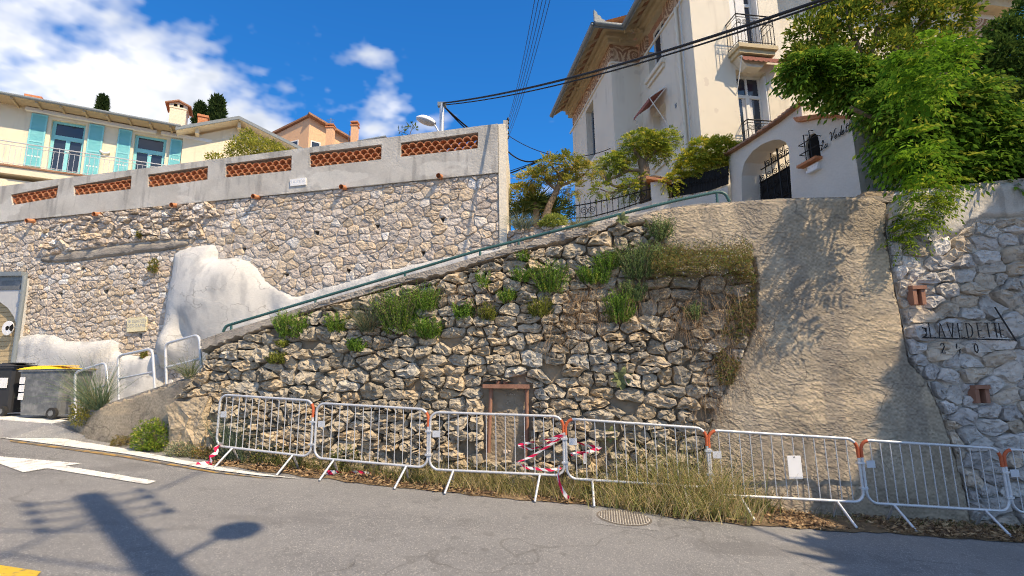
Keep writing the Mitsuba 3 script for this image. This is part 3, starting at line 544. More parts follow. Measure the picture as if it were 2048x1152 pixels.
def d_rnd(a, b, s):
    bul = .34 * gss(a, b, 420, 600, 1.0, .95) + .10 * gss(a, b, 480, 545, .6, .5) + .30 * gss(a, b, 350, 690, .42, .45) - .16 * gss(a, b, 385, 665, .16, .3) - .10 * gss(a, b, 545, 625, .22, .6) + .05
    nz = .06 * (meshkit.fbm(np.stack([a * 1.4, b * 1.4, a * 0], -1), 3, 5) - .5)
    return np.where(s < .004, -.03, (bul + nz + .05) * (1 - np.exp(-s / .16)) + .03)
add('white_render', surf(RND, TALL.p, d_rnd, .06, 3), 'm_white', TW, True)
def d_rnd2(a, b, s): return np.where(s < .004, -.03, .03 + (.20 + .12 * (meshkit.fbm(np.stack([a * 1.4, b * 1.6, a * 0], -1), 3, 9) - .5)) * (1 - np.exp(-s / .10)))
add('white_render', surf(RND2, TALL.p, d_rnd2, .06, 4), 'm_white', TW, True)
# plaques
def plaque(name, label, pts, d, m, parts):
    o = tp(pts); k = add(name, slab(TALL, o, d, -.02), m); tag(k, label, 'sign'); (x0, z0, x1, z1) = o.bounds
    for (txt, h, fx, fz, mm) in parts:
        q = meshkit.text_mesh(txt, h * (z1 - z0), .003); v = q.vertices; sl = .0
        add('lettering', tm(TALL.p(x0 + fx * (x1 - x0) + v[:, 0], z0 + fz * (z1 - z0) + v[:, 1], d + .001 + v[:, 2]), q.faces), mm, k)
    return k, (x0, z0, x1, z1)
k, b4 = plaque('street_plaque', 'cream plaque with engraved lettering on the stone wall above the hoop rails', [(260, 637), (297, 634), (296, 662), (259, 665)], .07, 'm_sign_cream', [('SENTIER', .2, .28, .62, 'm_grey_text'), ('DES CAPRES', .2, .06, .32, 'm_grey_text')])
x0, z0, x1, z1 = b4; add('emblem', tube([TALL.p(x0 + .15 * (x1 - x0), z0 + .72 * (z1 - z0), .068), TALL.p(x0 + .15 * (x1 - x0), z0 + .72 * (z1 - z0), .074)], .03, 10), 'm_grey_text', k)
k, b4 = plaque('marble_plaque', 'small white plaque with worn lettering on the cement parapet', [(585, 362), (616, 358), (616, 372), (585, 375)], .085, 'm_whiteplastic', [])
x0, z0, x1, z1 = b4
for i in range(9):
    u = x0 + (.10 + .095 * i) * (x1 - x0); add('engraved_stroke', pbox(TALL, u, u + .008 + .006 * (i % 3), z0 + .40 * (z1 - z0), z0 + .68 * (z1 - z0), .085, .087), 'm_reflect', k)

# ================================================================ rails
def rail3(pts, d=-.2): return [FR.p(*FR.hit(px, py, d), d) for px, py in pts]
def smoothpath(P, n=6):
    P = V(P); Q = [P[0]]
    for i in range(1, len(P) - 1):
        a, b, c = P[i - 1], P[i], P[i + 1]; r = min(np.linalg.norm(a - b), np.linalg.norm(c - b)) * .45; u, w = (a - b) / np.linalg.norm(a - b), (c - b) / np.linalg.norm(c - b); r = min(r, .12)
        for t in np.linspace(0, 1, n): Q.append((1 - t) ** 2 * (b + u * r) + 2 * t * (1 - t) * b + t * t * (b + w * r))
    return V(Q + [P[-1]])
HR = thing('handrail', 'long dark green tube handrail along the sloping wall top', 'handrail')
RP = rail3([(443, 664), (449, 652), (628, 598), (807, 545), (957, 500), (1034, 481), (1243, 427), (1350, 401), (1430, 384), (1447, 386), (1456, 404)])
add('rail', tube(smoothpath(RP), .024, 10), 'm_green_rail', HR, True)
for a, b in ((460, 649), (628, 598), (807, 545), (957, 500), (1034, 481), (1243, 427), (1430, 385)):
    p_ = rail3([(a, b)])[0]; add('post', tube([p_ - V([0, 0, .02]), V([p_[0], p_[1], ztop(p_[0]) - .05])], .020, 8), 'm_green_rail', HR, True)
HOOPS = [((147, 836), (146, 745), (207, 725), (213, 832), 'nearest the bins'), ((233, 810), (232, 712), (300, 697), (307, 776), 'in the middle of the three'), ((329, 776), (326, 688), (396, 669), (402, 748), 'at the foot of the green handrail')]
for i, (a, b, c_, e, where) in enumerate(HOOPS):
    k = thing('hoop_rail', 'galvanised hoop rail ' + ('next to the wheeled bins at the bottom of the ramp' if i == 0 else 'between the other two hoops on the low wall' if i == 1 else 'beside the lower end of the green handrail'), 'railing', 'hoop rails on the low wall')
    P4 = rail3([a, b, c_, e], -.13); P4[0][2] = zlow(P4[0][0]) - .03; P4[3][2] = zlow(P4[3][0]) - .03
    add('frame', tube(smoothpath(P4, 8), .024, 10), 'm_galv', k, True)
    m0, m1 = P4[0] * .42 + P4[1] * .58 - V([0, 0, .10]), P4[3] * .42 + P4[2] * .58 - V([0, 0, .10])
    m0, m1 = P4[1] - V([0, 0, .42]), P4[2] - V([0, 0, .42]); m0[:2] = (P4[0] * .4 + P4[1] * .6)[:2]; m1[:2] = (P4[3] * .4 + P4[2] * .6)[:2]
    add('crossbar', tube([m0, m1], .020, 8), 'm_galv', k, True)
# ================================================================ crowd barriers
def yb(x): return np.interp(x, [-6, -4.6, -2.85, -1.05, .75, 2.6, 4.5, 6.4, 9], [8.30, 8.00, 7.60, 7.28, 7.12, 6.93, 6.84, 6.82, 6.82])
def bhit(px, py): p = hit(px, py, yb); return p
BARS = [((437, 840), (625, 848), 789, 801.5, 892, 913, 'at the left end of the row'), ((632, 850), (856, 862), 806, 818.6, 916, 935, 'second from the left, in front of the brown niche pipes'),
        ((860, 868), (1127, 880), 824, 833, 939, 951, 'in front of the niche with brown pipes'), ((1132, 885), (1415, 905), 837, 856.6, 957, 975, 'half sunk in the long dry grass'),
        ((1420, 920), (1719, 930), 860, 878, 989, 1004.6, 'with a white notice hung on its bars'), ((1726, 930), (2007, 945), 879.5, 897, 1006, 1023, 'standing in shade before the house name'), ((2014, 950), (2290, 965), 898, 912, 1024, 1038, 'cut by the right edge of the picture')]
BARS[1] = BARS[1][:6] + ('right of the first, with red tape lying at its feet',)
BPT = []
for i, (L, R, tl_, tr_, bl_, br_, where) in enumerate(BARS):
    k = thing('crowd_barrier', 'galvanised crowd barrier ' + where, 'barrier', 'crowd barriers along the kerb')
    a, b = bhit(*L), bhit(*R); wx = (b - a); wx[2] = 0; ln = np.linalg.norm(wx); u = wx / ln; nrm = V([u[1], -u[0], 0])
    az_, bz_ = bhit(L[0] + 15, tl_)[2], bhit(R[0] - 15, tr_)[2]; al, bl2 = bhit(L[0] + 15, bl_)[2], bhit(R[0] - 15, br_)[2]
    def P(s, t): s, t = np.asarray(s, float), np.asarray(t, float); x = a[:2] + np.multiply.outer(s, u[:2]); zt, zb = az_ + (bz_ - az_) * s / ln, al + (bl2 - al) * s / ln; return np.concatenate([x, (zb + (zt - zb) * t)[..., None]], -1)
    h = az_ - al; rr_ = .13; pts = []
    for cx, ct, th0 in ((ln - rr_, 1 - rr_ / h, 90), (ln - rr_, rr_ / h, 0), (rr_, rr_ / h, -90), (rr_, 1 - rr_ / h, -180)):
        for q in np.radians(np.linspace(th0, th0 - 90, 7)): pts.append(P(cx + rr_ * math.cos(q), ct + rr_ / h * math.sin(q)))
    mid = P(ln / 2, 1.0); pts = [mid] + pts + [mid]
    add('frame', tube(V(pts), .0185, 10, False), 'm_galv', k, True)
    nb_ = 13
    for j in range(nb_):
        s = ln * (j + 1) / (nb_ + 1); add('bar', tube([P(s, .01), P(s, .99)], .0068, 6), 'm_galv', k, True)
    for s, sg in ((.30 * ln * .6, 1), (ln - .30 * ln * .6, 1)):
        top = P(s, 0.0); f1 = top + nrm * .26; f2 = top - nrm * .24; f1[2] = gz(*f1[:2]) + .018; f2[2] = gz(*f2[:2]) + .018; dx = u * (-.03 if i < 3 else .03 if i > 3 else 0) * 2
        add('leg', tube([top, f1 + dx], .0165, 8), 'm_galv', k, True); add('leg', tube([top, f2 + dx], .0165, 8), 'm_galv', k, True)
    for t in (.62, .22): add('hook', obox(P(ln + .012, t), u * .045, nrm * .03, V([0, 0, .012])), 'm_galv', k)
    add('plate', obox(P(.095, .62) + nrm * .012, u * .055, nrm * .002, V([0, 0, .045])), 'm_reflect', k)
    if i < 6:
        c0 = [P(ln - rr_ + (rr_) * math.cos(q), 1 - rr_ / h + rr_ / h * math.sin(q)) for q in np.radians(np.linspace(40, 0, 6))] + [P(ln, .70)]
        labels[add('painted_corner', tube(c0, .0205, 10, False), 'm_orange', k, True)] = {'label': 'orange painted corner of the frame'}
    if i > 2:
        c0 = [P(rr_ - rr_ * math.cos(q), 1 - rr_ / h + rr_ / h * math.sin(q)) for q in np.radians(np.linspace(75, 0, 6))] + [P(0, .72)]
        labels[add('painted_corner', tube(c0, .0205, 10, False), 'm_orange', k, True)] = {'label': 'orange painted corner of the frame'}
    BPT.append((P, ln, u, nrm))
def notice():
    P, ln, u, nrm = BPT[4]; s = bhit(1582, 930)[:2]; t = float((s - P(0., .5)[:2]) @ u[:2]); c = P(t, .55) + nrm * .03
    k = tag(numbered('notice'), 'blank white notice board hung on the bars of a barrier', 'notice'); c[2] = bhit(1582, 930)[2]
    add('board', obox(c, u * .085, nrm * .006, V([0, 0, .13])), 'm_whiteplastic', k); add('strip', obox(c - V([0, 0, .142]) + nrm * .001, u * .085, nrm * .006, V([0, 0, .011])), 'm_reflect', k); add('eyelet', obox(c + V([0, 0, .112]) + nrm * .007, u * .008, nrm * .002, V([0, 0, .008])), 'm_black', k)
notice()
# red and white tape
def tape(label, pts, w, seed, seglen=.13):
    rng = np.random.default_rng(seed); L = LineString(pts); n = max(4, int(L.length / (seglen / 3))); q = V([L.interpolate(i / n, True).coords[0] for i in range(n + 1)]); tg = np.gradient(q, axis=0); tg /= np.linalg.norm(tg, axis=1, keepdims=True) + 1e-9
    ph = rng.uniform(0, 6, 3); sd = []
    for i in range(n + 1):
        th = .8 * math.sin(i * .25 + ph[0]) + .5 * math.sin(i * .61 + ph[1]); a = np.cross(tg[i], [0, 1.0, .2]); a /= np.linalg.norm(a) + 1e-9; b = np.cross(tg[i], a); sd.append(a * math.cos(th) + b * math.sin(th))
    sd = V(sd); v = np.stack([q - sd * w / 2, q + sd * w / 2], 1).reshape(-1, 3); f = [g for i in range(n) for g in ([2 * i, 2 * i + 1, 2 * i + 3], [2 * i, 2 * i + 3, 2 * i + 2])]
    uv = np.stack([np.repeat(np.arange(n + 1) * L.length / n, 2), np.tile([0, 1.0], n + 1)], 1); tag(add('barrier_tape', tm(v, f), 'm_tape', None, True, uv=uv), label, 'tape')
def bp(px, py, off): p = bhit(px, py); return p + V([0, off, 0])
tape('red and white tape zigzagging across the barrier left of the long grass', [bp(1130, 866, -.03), bp(1105, 876, -.02), bp(1034, 891, .02), bp(1036, 893, .03), bp(1064, 900, .03), bp(1130, 870, -.02), bp(1064, 912, -.03), bp(1034, 925, .02), bp(1052, 936, .03), bp(1100, 940, -.02), bp(1122, 936, -.02)], .036, 1)
tape('red and white tape hanging from the barrier joint to the ground', [bp(1118, 930, -.03), bp(1114, 955, -.08), bp(1122, 975, -.12), bp(1132, 990, -.16), ground(1146, 999) + V([0, 0, .03])], .05, 2)
tape('red and white tape wrapped behind the barrier right of the joint', [bp(1150, 884, .05), bp(1175, 892, .08), bp(1204, 898, .10), bp(1175, 905, .05), bp(1140, 910, .03), bp(1172, 905, .06), bp(1172, 930, .08)], .045, 3)
tape('red and white tape lying in the dry leaves below the second barrier', [ground(648, 949) + V([0, 0, .03]), ground(668, 952) + V([0, 0, .05]), ground(690, 950) + V([0, 0, .04]), ground(715, 953) + V([0, 0, .06]), ground(742, 953) + V([0, 0, .03])], .06, 4)
tape('red and white tape bunched round the left foot of the first barrier', [bp(446, 884, -.03), bp(436, 894, -.06), bp(442, 903, -.1), bp(428, 912, -.12), bp(436, 922, -.16), ground(418, 931) + V([0, 0, .03]), ground(392, 931) + V([0, 0, .02])], .06, 5)

# ================================================================ bins
def wheelie(name, label, cx, cy, w, dpt, h, body, lid, rot=0.0, lift=.02, wheel=True):
    k = thing(name, label, 'bin'); z0 = gz(cx, cy) + lift; c, s = math.cos(rot), math.sin(rot)
    def M(v): v = np.asarray(v, float); return np.c_[cx + v[:, 0] * c - v[:, 1] * s, cy + v[:, 0] * s + v[:, 1] * c, z0 + v[:, 2]]
    def taper(x0, x1, y0, y1, za, zb, k0, k1, bev=.04):
        def ring(z, e): a, b, f, g = x0 * e, x1 * e, y0 * e, y1 * e; return [(a + bev, f, z), (b - bev, f, z), (b, f + bev, z), (b, g - bev, z), (b - bev, g, z), (a + bev, g, z), (a, g - bev, z), (a, f + bev, z)]
        v = ring(za, k0) + ring(zb, k1); f = []
        for j in range(8): q = (j + 1) % 8; f += [[j, q, q + 8], [j, q + 8, j + 8]]
        f += [[0, j, j + 1] for j in range(1, 7)] + [[8, 8 + j, 9 + j] for j in range(1, 7)]
        return tm(M(v), f)
    X, Y = w / 2, dpt / 2
    add('body', taper(-X, X, -Y, Y, .07, h * .88, .84, 1.0), body, k); add('rim', taper(-X - .02, X + .03, -Y - .02, Y + .02, h * .885, h * .93, 1.0, 1.0, .03), body, k)
    lv = []; n = 9
    for i in range(n):
        t = i / (n - 1); zz = h * .935 + .055 * math.sin(math.pi * min(1, t * 1.1 + .12)); lv += [(-X - .03 + t * (w + .09), -Y - .03, h * .93), (-X - .03 + t * (w + .09), -Y + .05, zz), (-X - .03 + t * (w + .09), Y - .05, zz), (-X - .03 + t * (w + .09), Y + .03, h * .93)]
    f = [q for i in range(n - 1) for j in range(3) for q in ([4 * i + j, 4 * i + j + 1, 4 * i + 5 + j], [4 * i + j, 4 * i + 5 + j, 4 * i + 4 + j])] + [[0, 1, 2], [0, 2, 3], [4 * n - 4, 4 * n - 3, 4 * n - 2], [4 * n - 4, 4 * n - 2, 4 * n - 1]]
    add('lid', tm(M(lv), f), lid, k); add('lid_rib', tm(M(obox((.0, 0, h * .995), (X * .6, 0, 0), (0, Y * .5, 0), (0, 0, .008)).vertices), trimesh.creation.box().faces), lid, k)
    if wheel:
        for yy in (-Y + .0, Y - .0):
            q = tube(M([(X - .13, yy - .03, .105), (X - .13, yy + .03, .105)]), .105, 22); wk = add('wheel', q, 'm_rubber', k, 40)
            add('hub', tube(M([(X - .13, yy - .036, .105), (X - .13, yy + .036, .105)]), .055, 12), 'm_bin_grey', wk, 40)
        add('handle', tube(M([(X + .06, -Y * .7, h * .9), (X + .06, Y * .7, h * .9)]), .016, 8), body, k)
    for i in range(3 if body == 'm_bin_grey' else 1):
        zz = h * (.42 + .15 * i) if body == 'm_bin_grey' else h * .62; xx = -X - .001
        if body == 'm_bin_grey': add('sticker', tm(M(obox((-X * .80, -Y * (.935 + .02 * i) - .004, zz), (.055, 0, 0), (0, .004, 0), (0, 0, h * .064)).vertices), trimesh.creation.box().faces), 'm_whiteplastic', k)
        else: add('sticker', tm(M(obox((X * .25, -Y * .97 - .002, zz), (.12, 0, 0), (0, .004, 0), (0, 0, .10)).vertices), trimesh.creation.box().faces), 'm_whiteplastic', k)
    return k
p_ = at(72, 838, 9.9); fz = p_[2]
fpts = [at(-160, 850, 9.6)[:2], at(20, 852, 9.45)[:2], at(140, 858, 9.05)[:2], at(160, 840, 9.35)[:2], (-9.3, 11.2), (-13, 12.4)]
fpts = [(-13.5, 11.0), (-9.75, 9.62), (-8.35, 9.30), (-8.6, 9.9), (-9.0, 11.2), (-13.5, 12.4)]
FT = [(x, y, fz - .055 * (x - p_[0])) for x, y in fpts]
AP = [(x - .35 if i else x - 1.2, y - (.95 if i < 2 else .40)) for i, (x, y, z) in enumerate(FT[:3])] + [(-7.6, 9.35), (-8.3, 10.0)]; AP = [(x, y, gz(x, y) + .004) for x, y in AP]
struct('footway_slab', tm(V(FT), [[0, 1, 2], [0, 2, 3], [0, 3, 4], [0, 4, 5]]), 'm_white_paint', 'pale slab under the wheeled bins')
struct('driveway_apron', tm(V(FT[:4] + AP), [[0, 1, 5], [0, 5, 4], [1, 2, 6], [1, 6, 5], [2, 3, 7], [2, 7, 6], [3, 8, 7]]), 'm_pavement', 'asphalt apron rising from the street to the bin slab')
wheelie('wheeled_bin', 'grey wheeled bin with yellow lid and pale stickers at the foot of the ramp', p_[0], p_[1] + .33, .98, .66, 1.02, 'm_bin_grey', 'm_bin_yellow', -.10, fz - gz(p_[0], p_[1] + .33))
q_ = at(-12, 834, 10.1); wheelie('wheeled_bin', 'black wheeled bin cut by the left edge, beside the yellow lidded bin', q_[0], q_[1] + .33, .62, .66, 1.06, 'm_bin_dark', 'm_bin_dark', -.10, q_[2] - gz(q_[0], q_[1] + .33))
# ================================================================ manhole
c_ = ground(1248, 1036); MH = thing('manhole_cover', 'round ribbed iron manhole cover set in a square cement frame at the kerb', 'manhole')
def disc_on_ground(cx, cy, r, dz, n=40, rot=0): a = np.arange(n) * 2 * np.pi / n; x, y = cx + r * np.cos(a), cy + r * np.sin(a); return np.c_[x, y, gz(x, y) + dz]
def flat(pts2, dz): t, f = trimesh.creation.triangulate_polygon(Polygon(pts2), engine='earcut'); return tm(np.c_[t, gz(t[:, 0], t[:, 1]) + dz], f)
ux, uy = V([.985, -.17]), V([.17, .985])
sq = lambda e: [c_[:2] + ux * a * e + uy * b * e for a, b in ((-1, -1), (1, -1), (1, 1), (-1, 1))]
RM = .33
add('surround', flat(sq(.38), .004), 'm_pavement', MH)
add('frame', flat([tuple(q[:2]) for q in disc_on_ground(c_[0], c_[1], RM, 0)], .008), 'm_iron_cast', MH); add('cover', flat([tuple(q[:2]) for q in disc_on_ground(c_[0], c_[1], RM - .025, 0)], .012), 'm_cement', MH)
for i in range(-9, 10):
    o = i * .031; hl = math.sqrt(max((RM - .04) ** 2 - o * o, 0)); a, b = c_[:2] + ux * o - uy * hl, c_[:2] + ux * o + uy * hl
    P0, P1 = V([*a, gz(*a) + .014]), V([*b, gz(*b) + .014]); add('rib', obox((P0 + P1) / 2, (P1 - P0) / 2, V([.008, 0, 0]), V([0, 0, .004])), 'm_iron_cast', MH)

# ================================================================ garage front at the far left
GA_ = thing('garage_front', 'grey garage front with beige roller door and zinc gutter at the left edge', 'garage')
GP = Plane(TALL.p(TALL.hit(44, 600)[0], 0, .12)[:2], (1.012, -.195))
def gpoly(pts): return GP.poly(pts)
ARCHG = gpoly([(-150, 760), (-150, 604), (-40, 600), (0, 604), (16, 616), (28, 634), (34, 654), (30, 700), (20, 790), (-150, 800)])
WALLG = gpoly([(-200, 560), (50, 556), (22, 800), (-200, 800)])
add('wall', slab(GP, WALLG.difference(ARCHG), 0, -.25), 'm_greywall', GA_)
t0, z0 = GP.hit(-60, 640); zs = np.arange(z0 - 1.9, z0 + .75, .115); sh = add('roller_door', slab(GP, ARCHG.buffer(.05), -.12, -.16), 'm_beige', GA_)
for z in zs:
    g = ARCHG.intersection(sbox(-20, z, 20, z + .102))
    for q in geoms(g): add('slat', slab(GP, q, -.118, -.10), 'm_beige', sh)
add('fascia', slab(GP, gpoly([(-200, 556), (48, 549), (46, 561), (-200, 568)]), .03, .0), 'm_zinc', GA_)
add('gutter', slab(GP, gpoly([(-200, 548), (54, 545), (54, 553), (-200, 557)]), .12, -.02), 'm_zinc', GA_)
add('lintel_board', slab(GP, gpoly([(-200, 566), (44, 560), (41, 579), (-200, 584)]), .02, .001), 'm_bin_grey', GA_)
dp = [GP.p(*GP.hit(a, b, .08), .08) for a, b in ((50, 552), (47, 580), (36, 660), (24, 745), (18, 800))]
dk = add('downpipe', tube(dp, .05, 12), 'm_zinc', GA_, True)
for a, b in ((45, 586), (36, 655)): p_ = GP.p(*GP.hit(a, b, .08), .08); add('collar', tube([p_ - V([0, 0, .025]), p_ + V([0, 0, .025])], .058, 12), 'm_zinc', dk, 40)
es = thing('round_sign', 'round white sign with a black eye dot beside the zinc downpipe', 'sign'); t, z = GP.hit(15, 656, .05)
def gdisc(t, z, r, d0, d1, n=30): return tube([GP.p(t, z, d0), GP.p(t, z, d1)], r, n)
add('disc', gdisc(t, z, .165, .03, .05), 'm_whiteplastic', es); add('dot', gdisc(t - .005, z, .05, .05, .056, 20), 'm_black', es); add('wedge', slab(GP, Polygon([(t + .05, z + .03), (t + .15, z + .10), (t + .185, z), (t + .13, z - .09), (t + .06, z - .035)]), .051, .054), 'm_black', es)

# ================================================================ turquoise shutter house
HS = thing('shutter_house', 'cream house with turquoise shutters and long balcony above the terrace wall', 'house')
HP = Plane(at(100, 300, 19.5)[:2], (.88, .47)); hp = HP.poly
SOF = [(-80, 189), (60, 213), (200, 240), (300, 258), (372, 271)]
tR = HP.hit(600, 300)[0]; zE = HP.hit(200, 240)[1]; zB = HP.hit(150, 340)[1]; tL = HP.hit(-160, 250)[0]
D1, D2 = hp([(104, 238), (172, 249), (160, 349), (92, 338)]), hp([(270, 267), (334, 277), (325, 352), (262, 344)])
WALLH = Polygon([(tL, 2), (tR, 2), (tR, zE), (tL, zE)])
add('wall', slab(HP, WALLH.difference(D1).difference(D2), 0, -.3), 'm_house', HS)
for nm, Dd, glz in (('french_door', D1, 'm_glass_dark'), ('french_door', D2, 'm_glass_dark')):
    (x0, y0, x1, y1) = Dd.bounds; x0, x1, y0, y1 = x0 + .01, x1 - .01, y0, y1 - .01; k = add(nm, slab(HP, sbox(x0, y0, x1, y1).difference(unary_union([sbox(x0 + .12, y1 - .62, x1 - .12, y1 - .10), sbox(x0 + .12, y0 + .1, (x0 + x1) / 2 - .07, y1 - .80), sbox((x0 + x1) / 2 + .07, y0 + .1, x1 - .12, y1 - .80)])), -.16, -.22), 'm_turq_light', HS)
    add('pane', pbox(HP, x0, x1, y0, y1, -.20, -.21), glz, k)
    add('handle', pbox(HP, (x0 + x1) / 2 - .03, (x0 + x1) / 2 + .09, y0 + .95, y0 + .98, -.16, -.13), 'm_white_trim', k)
SH = [((57, 226), (94, 232), (82, 336), (44, 330)), ((173, 247), (207, 253), (197, 355), (163, 349)), ((232, 257), (265, 263), (255, 352), (225, 347)), ((336, 277), (366, 283), (360, 340), (330, 335)), ((416, 289), (446, 294), (441, 340), (412, 336))]
for q in SH:
    g = hp(q); (x0, y0, x1, y1) = g.bounds; x0, x1 = x0 + .12, x1 - .02; k = add('shutter', pbox(HP, x0, x1, y0, y1, .02, .045), 'm_turq', HS)
    fr = [(x0, x0 + .05, y0, y1), (x1 - .05, x1, y0, y1), (x0 + .051, x1 - .051, y1 - .05, y1), (x0 + .051, x1 - .051, y0, y0 + .05), (x0 + .051, x1 - .051, y0 + (y1 - y0) * .46, y0 + (y1 - y0) * .49)]
    for a in fr: add('rail', pbox(HP, *a, .045, .062), 'm_turq_light', k)
    for j in range(4): add('vent', pbox(HP, x0 + .08 + j * (x1 - x0 - .1) / 4, x0 + .08 + (j + .6) * (x1 - x0 - .1) / 4, y0 + .42, y0 + .47, .046, .05), 'm_white_trim', k)
for q in (((55, 217), (315, 264), (313, 270), (53, 223)), ((324, 265), (424, 283), (423, 289), (323, 271))):
    g = hp(q); add('awning_box', slab(HP, g, .02, .20), 'm_white_trim', HS)
g = hp([(203, 301), (218, 304), (217, 311), (203, 308)]); t, z = g.centroid.coords[0]
add('wall_lamp', tube([HP.p(t - .16, z + .05, .06), HP.p(t - .1, z - .02, .09), HP.p(t, z - .05, .1), HP.p(t + .1, z - .02, .09), HP.p(t + .16, z + .05, .06)], .05, 8), 'm_white_trim', HS, True)
# roof with eaves: soffit, gutter, tile roof
OV = .85
def eave(tl_, tr_, z, ov, depth, rise, holder):
    a, b = HP.p(tl_, z, ov), HP.p(tr_, z, ov); c, e = HP.p(tr_, z + rise, -depth), HP.p(tl_, z + rise, -depth)
    add('roof', tm(V([a + V([0, 0, .06]), b + V([0, 0, .06]), c, e]), [[0, 1, 2], [0, 2, 3]]), 'm_terracotta', holder)
    add('soffit', pbox(HP, tl_, tr_, z - .03, z + .0, -.01, ov), 'm_soffit', holder); add('gutter', tube([a + V([0, 0, .03]), b + V([0, 0, .03])], .065, 10), 'm_zinc', holder, True)
    n = int((tr_ - tl_) / .7)
    for i in range(n): t = tl_ + (i + .5) * (tr_ - tl_) / n; add('rafter', pbox(HP, t - .04, t + .04, z - .11, z - .031, .0, ov - .05), 'm_soffit', holder)
tG = HP.hit(366, 262)[0]
eave(tL, tG, zE, OV, 6.0, 2.1, HS)
# gable wing
tg0, tga, tg1 = HP.hit(352, 258, .7)[0], HP.hit(478, 238, .7)[0], HP.hit(606, 300, .7)[0]; za = HP.hit(478, 240, .7)[1]; z0_ = HP.hit(352, 262, .7)[1]; z1_ = HP.hit(606, 304, .7)[1]
GBL = Polygon([(tG + .06, 4), (tg1 - .4, 4), (tg1 - .4, z1_), (tga, za - .12), (tG + .06, z0_ - .05)])
add('gable_wall', slab(HP, GBL, .0, .18), 'm_house', HS)
for (ta, za_, tb, zb_) in ((tg0, z0_, tga, za), (tga, za, tg1, z1_)):
    a, b = HP.p(ta, za_, .85), HP.p(tb, zb_, .85); a2, b2 = HP.p(ta, za_, -5), HP.p(tb, zb_, -5); up_ = V([0, 0, .05])
    add('gable_roof', tm(V([a + up_ * 2, b + up_ * 2, b2 + up_ * 2, a2 + up_ * 2]), [[0, 1, 2], [0, 2, 3]]), 'm_oldtile' if False else 'm_old_tile', HS); add('gable_soffit', tm(V([a, b, b2, a2]), [[0, 1, 2], [0, 2, 3]]), 'm_house', HS)
    add('bargeboard', obox((a + b) / 2 + up_, (b - a) / 2, HP.N * .03, V([0, 0, .08])), 'm_zinc', HS)
for px, py in ((395, 263), (479, 252)): t, z = HP.hit(px, py, .4); add('corbel', pbox(HP, t - .07, t + .07, z - .18, z + .12, .18, .62), 'm_house', HS)
# balcony
tb1 = HP.hit(470, 360, 1.3)[0]; zb0 = HP.hit(100, 343, 1.3)[1]
bal = add('balcony', pbox(HP, tL, tb1, zb0 - .30, zb0, .001, 1.3), 'm_house', HS); add('balcony_edge', pbox(HP, tL, tb1, zb0 - .02, zb0 + .05, 1.25, 1.36), 'm_oldtile' if False else 'm_old_tile', HS)
rk = add('balcony_rail', tube([HP.p(tL, zb0 + 1.0, 1.25), HP.p(tb1, zb0 + 1.0, 1.25)], .022, 8), 'm_galv', HS, True)
for z in (.14, .86): add('rail_bar', tube([HP.p(tL, zb0 + z, 1.25), HP.p(tb1, zb0 + z, 1.25)], .012, 6), 'm_galv', rk, True)
tt = np.arange(HP.hit(-20, 330, 1.25)[0], tb1, .16)
for i, t in enumerate(tt): add('baluster', tube([HP.p(t, zb0 + .05, 1.25), HP.p(t, zb0 + (1.0 if i % 6 == 0 else .86), 1.25)], .014 if i % 6 == 0 else .008, 5, False), 'm_galv', rk, True)
add('under_beam', pbox(HP, tL, tb1, zb0 - .75, zb0 - .46, .3, 1.1), 'm_house', HS)
for px in (4, 260): t, z = HP.hit(px, 365, 1.0); add('column', tube([HP.p(t, zb0 - .5, .9), HP.p(t, zb0 - 4, .9)], .28, 14), 'm_house', HS, 40)
# chimney with gabled cap
t, z = HP.hit(356, 240, -1.5); CH = Plane(HP.p(t, 0, -1.5)[:2], (.88, .47)); q = [CH.hit(*a) for a in ((340, 215), (373, 222), (373, 262), (338, 255))]
cw = abs(q[1][0] - q[0][0]); x0, x1 = q[0][0], q[1][0]; zc0, zc1 = q[2][1] - .6, q[0][1]
ck = add('chimney', pbox(CH, x0, x1, zc0, zc1, 0, -.8), 'm_house', HS); zc2 = CH.hit(358, 203)[1]
add('chimney_head', slab(CH, Polygon([(x0 - .04, zc1 + .02), (x1 + .04, zc1 + .02), (x1 + .04, zc1 + .36), ((x0 + x1) / 2, zc2 - .06), (x0 - .04, zc1 + .36)]).difference(unary_union([sbox(x0 + .14, zc1 + .10, x0 + .30, zc1 + .28), sbox(x1 - .30, zc1 + .10, x1 - .14, zc1 + .28)])), .02, -.82), 'm_house', ck)
add('flue', pbox(CH, x0 + .08, x1 - .08, zc1 + .03, zc1 + .32, -.06, -.3), 'm_black', ck)
for sg in (-1, 1):
    a = CH.p((x0 + x1) / 2, zc2, .1); b = CH.p((x0 + x1) / 2 + sg * (cw / 2 + .2), zc1 + .18, .1); add('chimney_cap', obox((a + b) / 2 + CH.N * -.5, (b - a) / 2, CH.N * .55, V([0, 0, .035])), 'm_old_tile', ck)
for px, py, w in ((406, 234, .22),): t, z = HP.hit(px, py, -3); add('chimney_pot', pbox(HP, t - w, t + w, z - .8, z + .02, -3, -3.4), 'm_terracotta', HS); add('chimney_pot', pbox(HP, t - w * 1.2, t + w * 1.2, z + .0, z + .12, -2.95, -3.45), 'm_terracotta', HS)
t, z = HP.hit(66, 192, -2); add('roof_vent', pbox(HP, t - .3, t + .3, z - .7, z + .05, -2, -2.5), 'm_terracotta', HS)

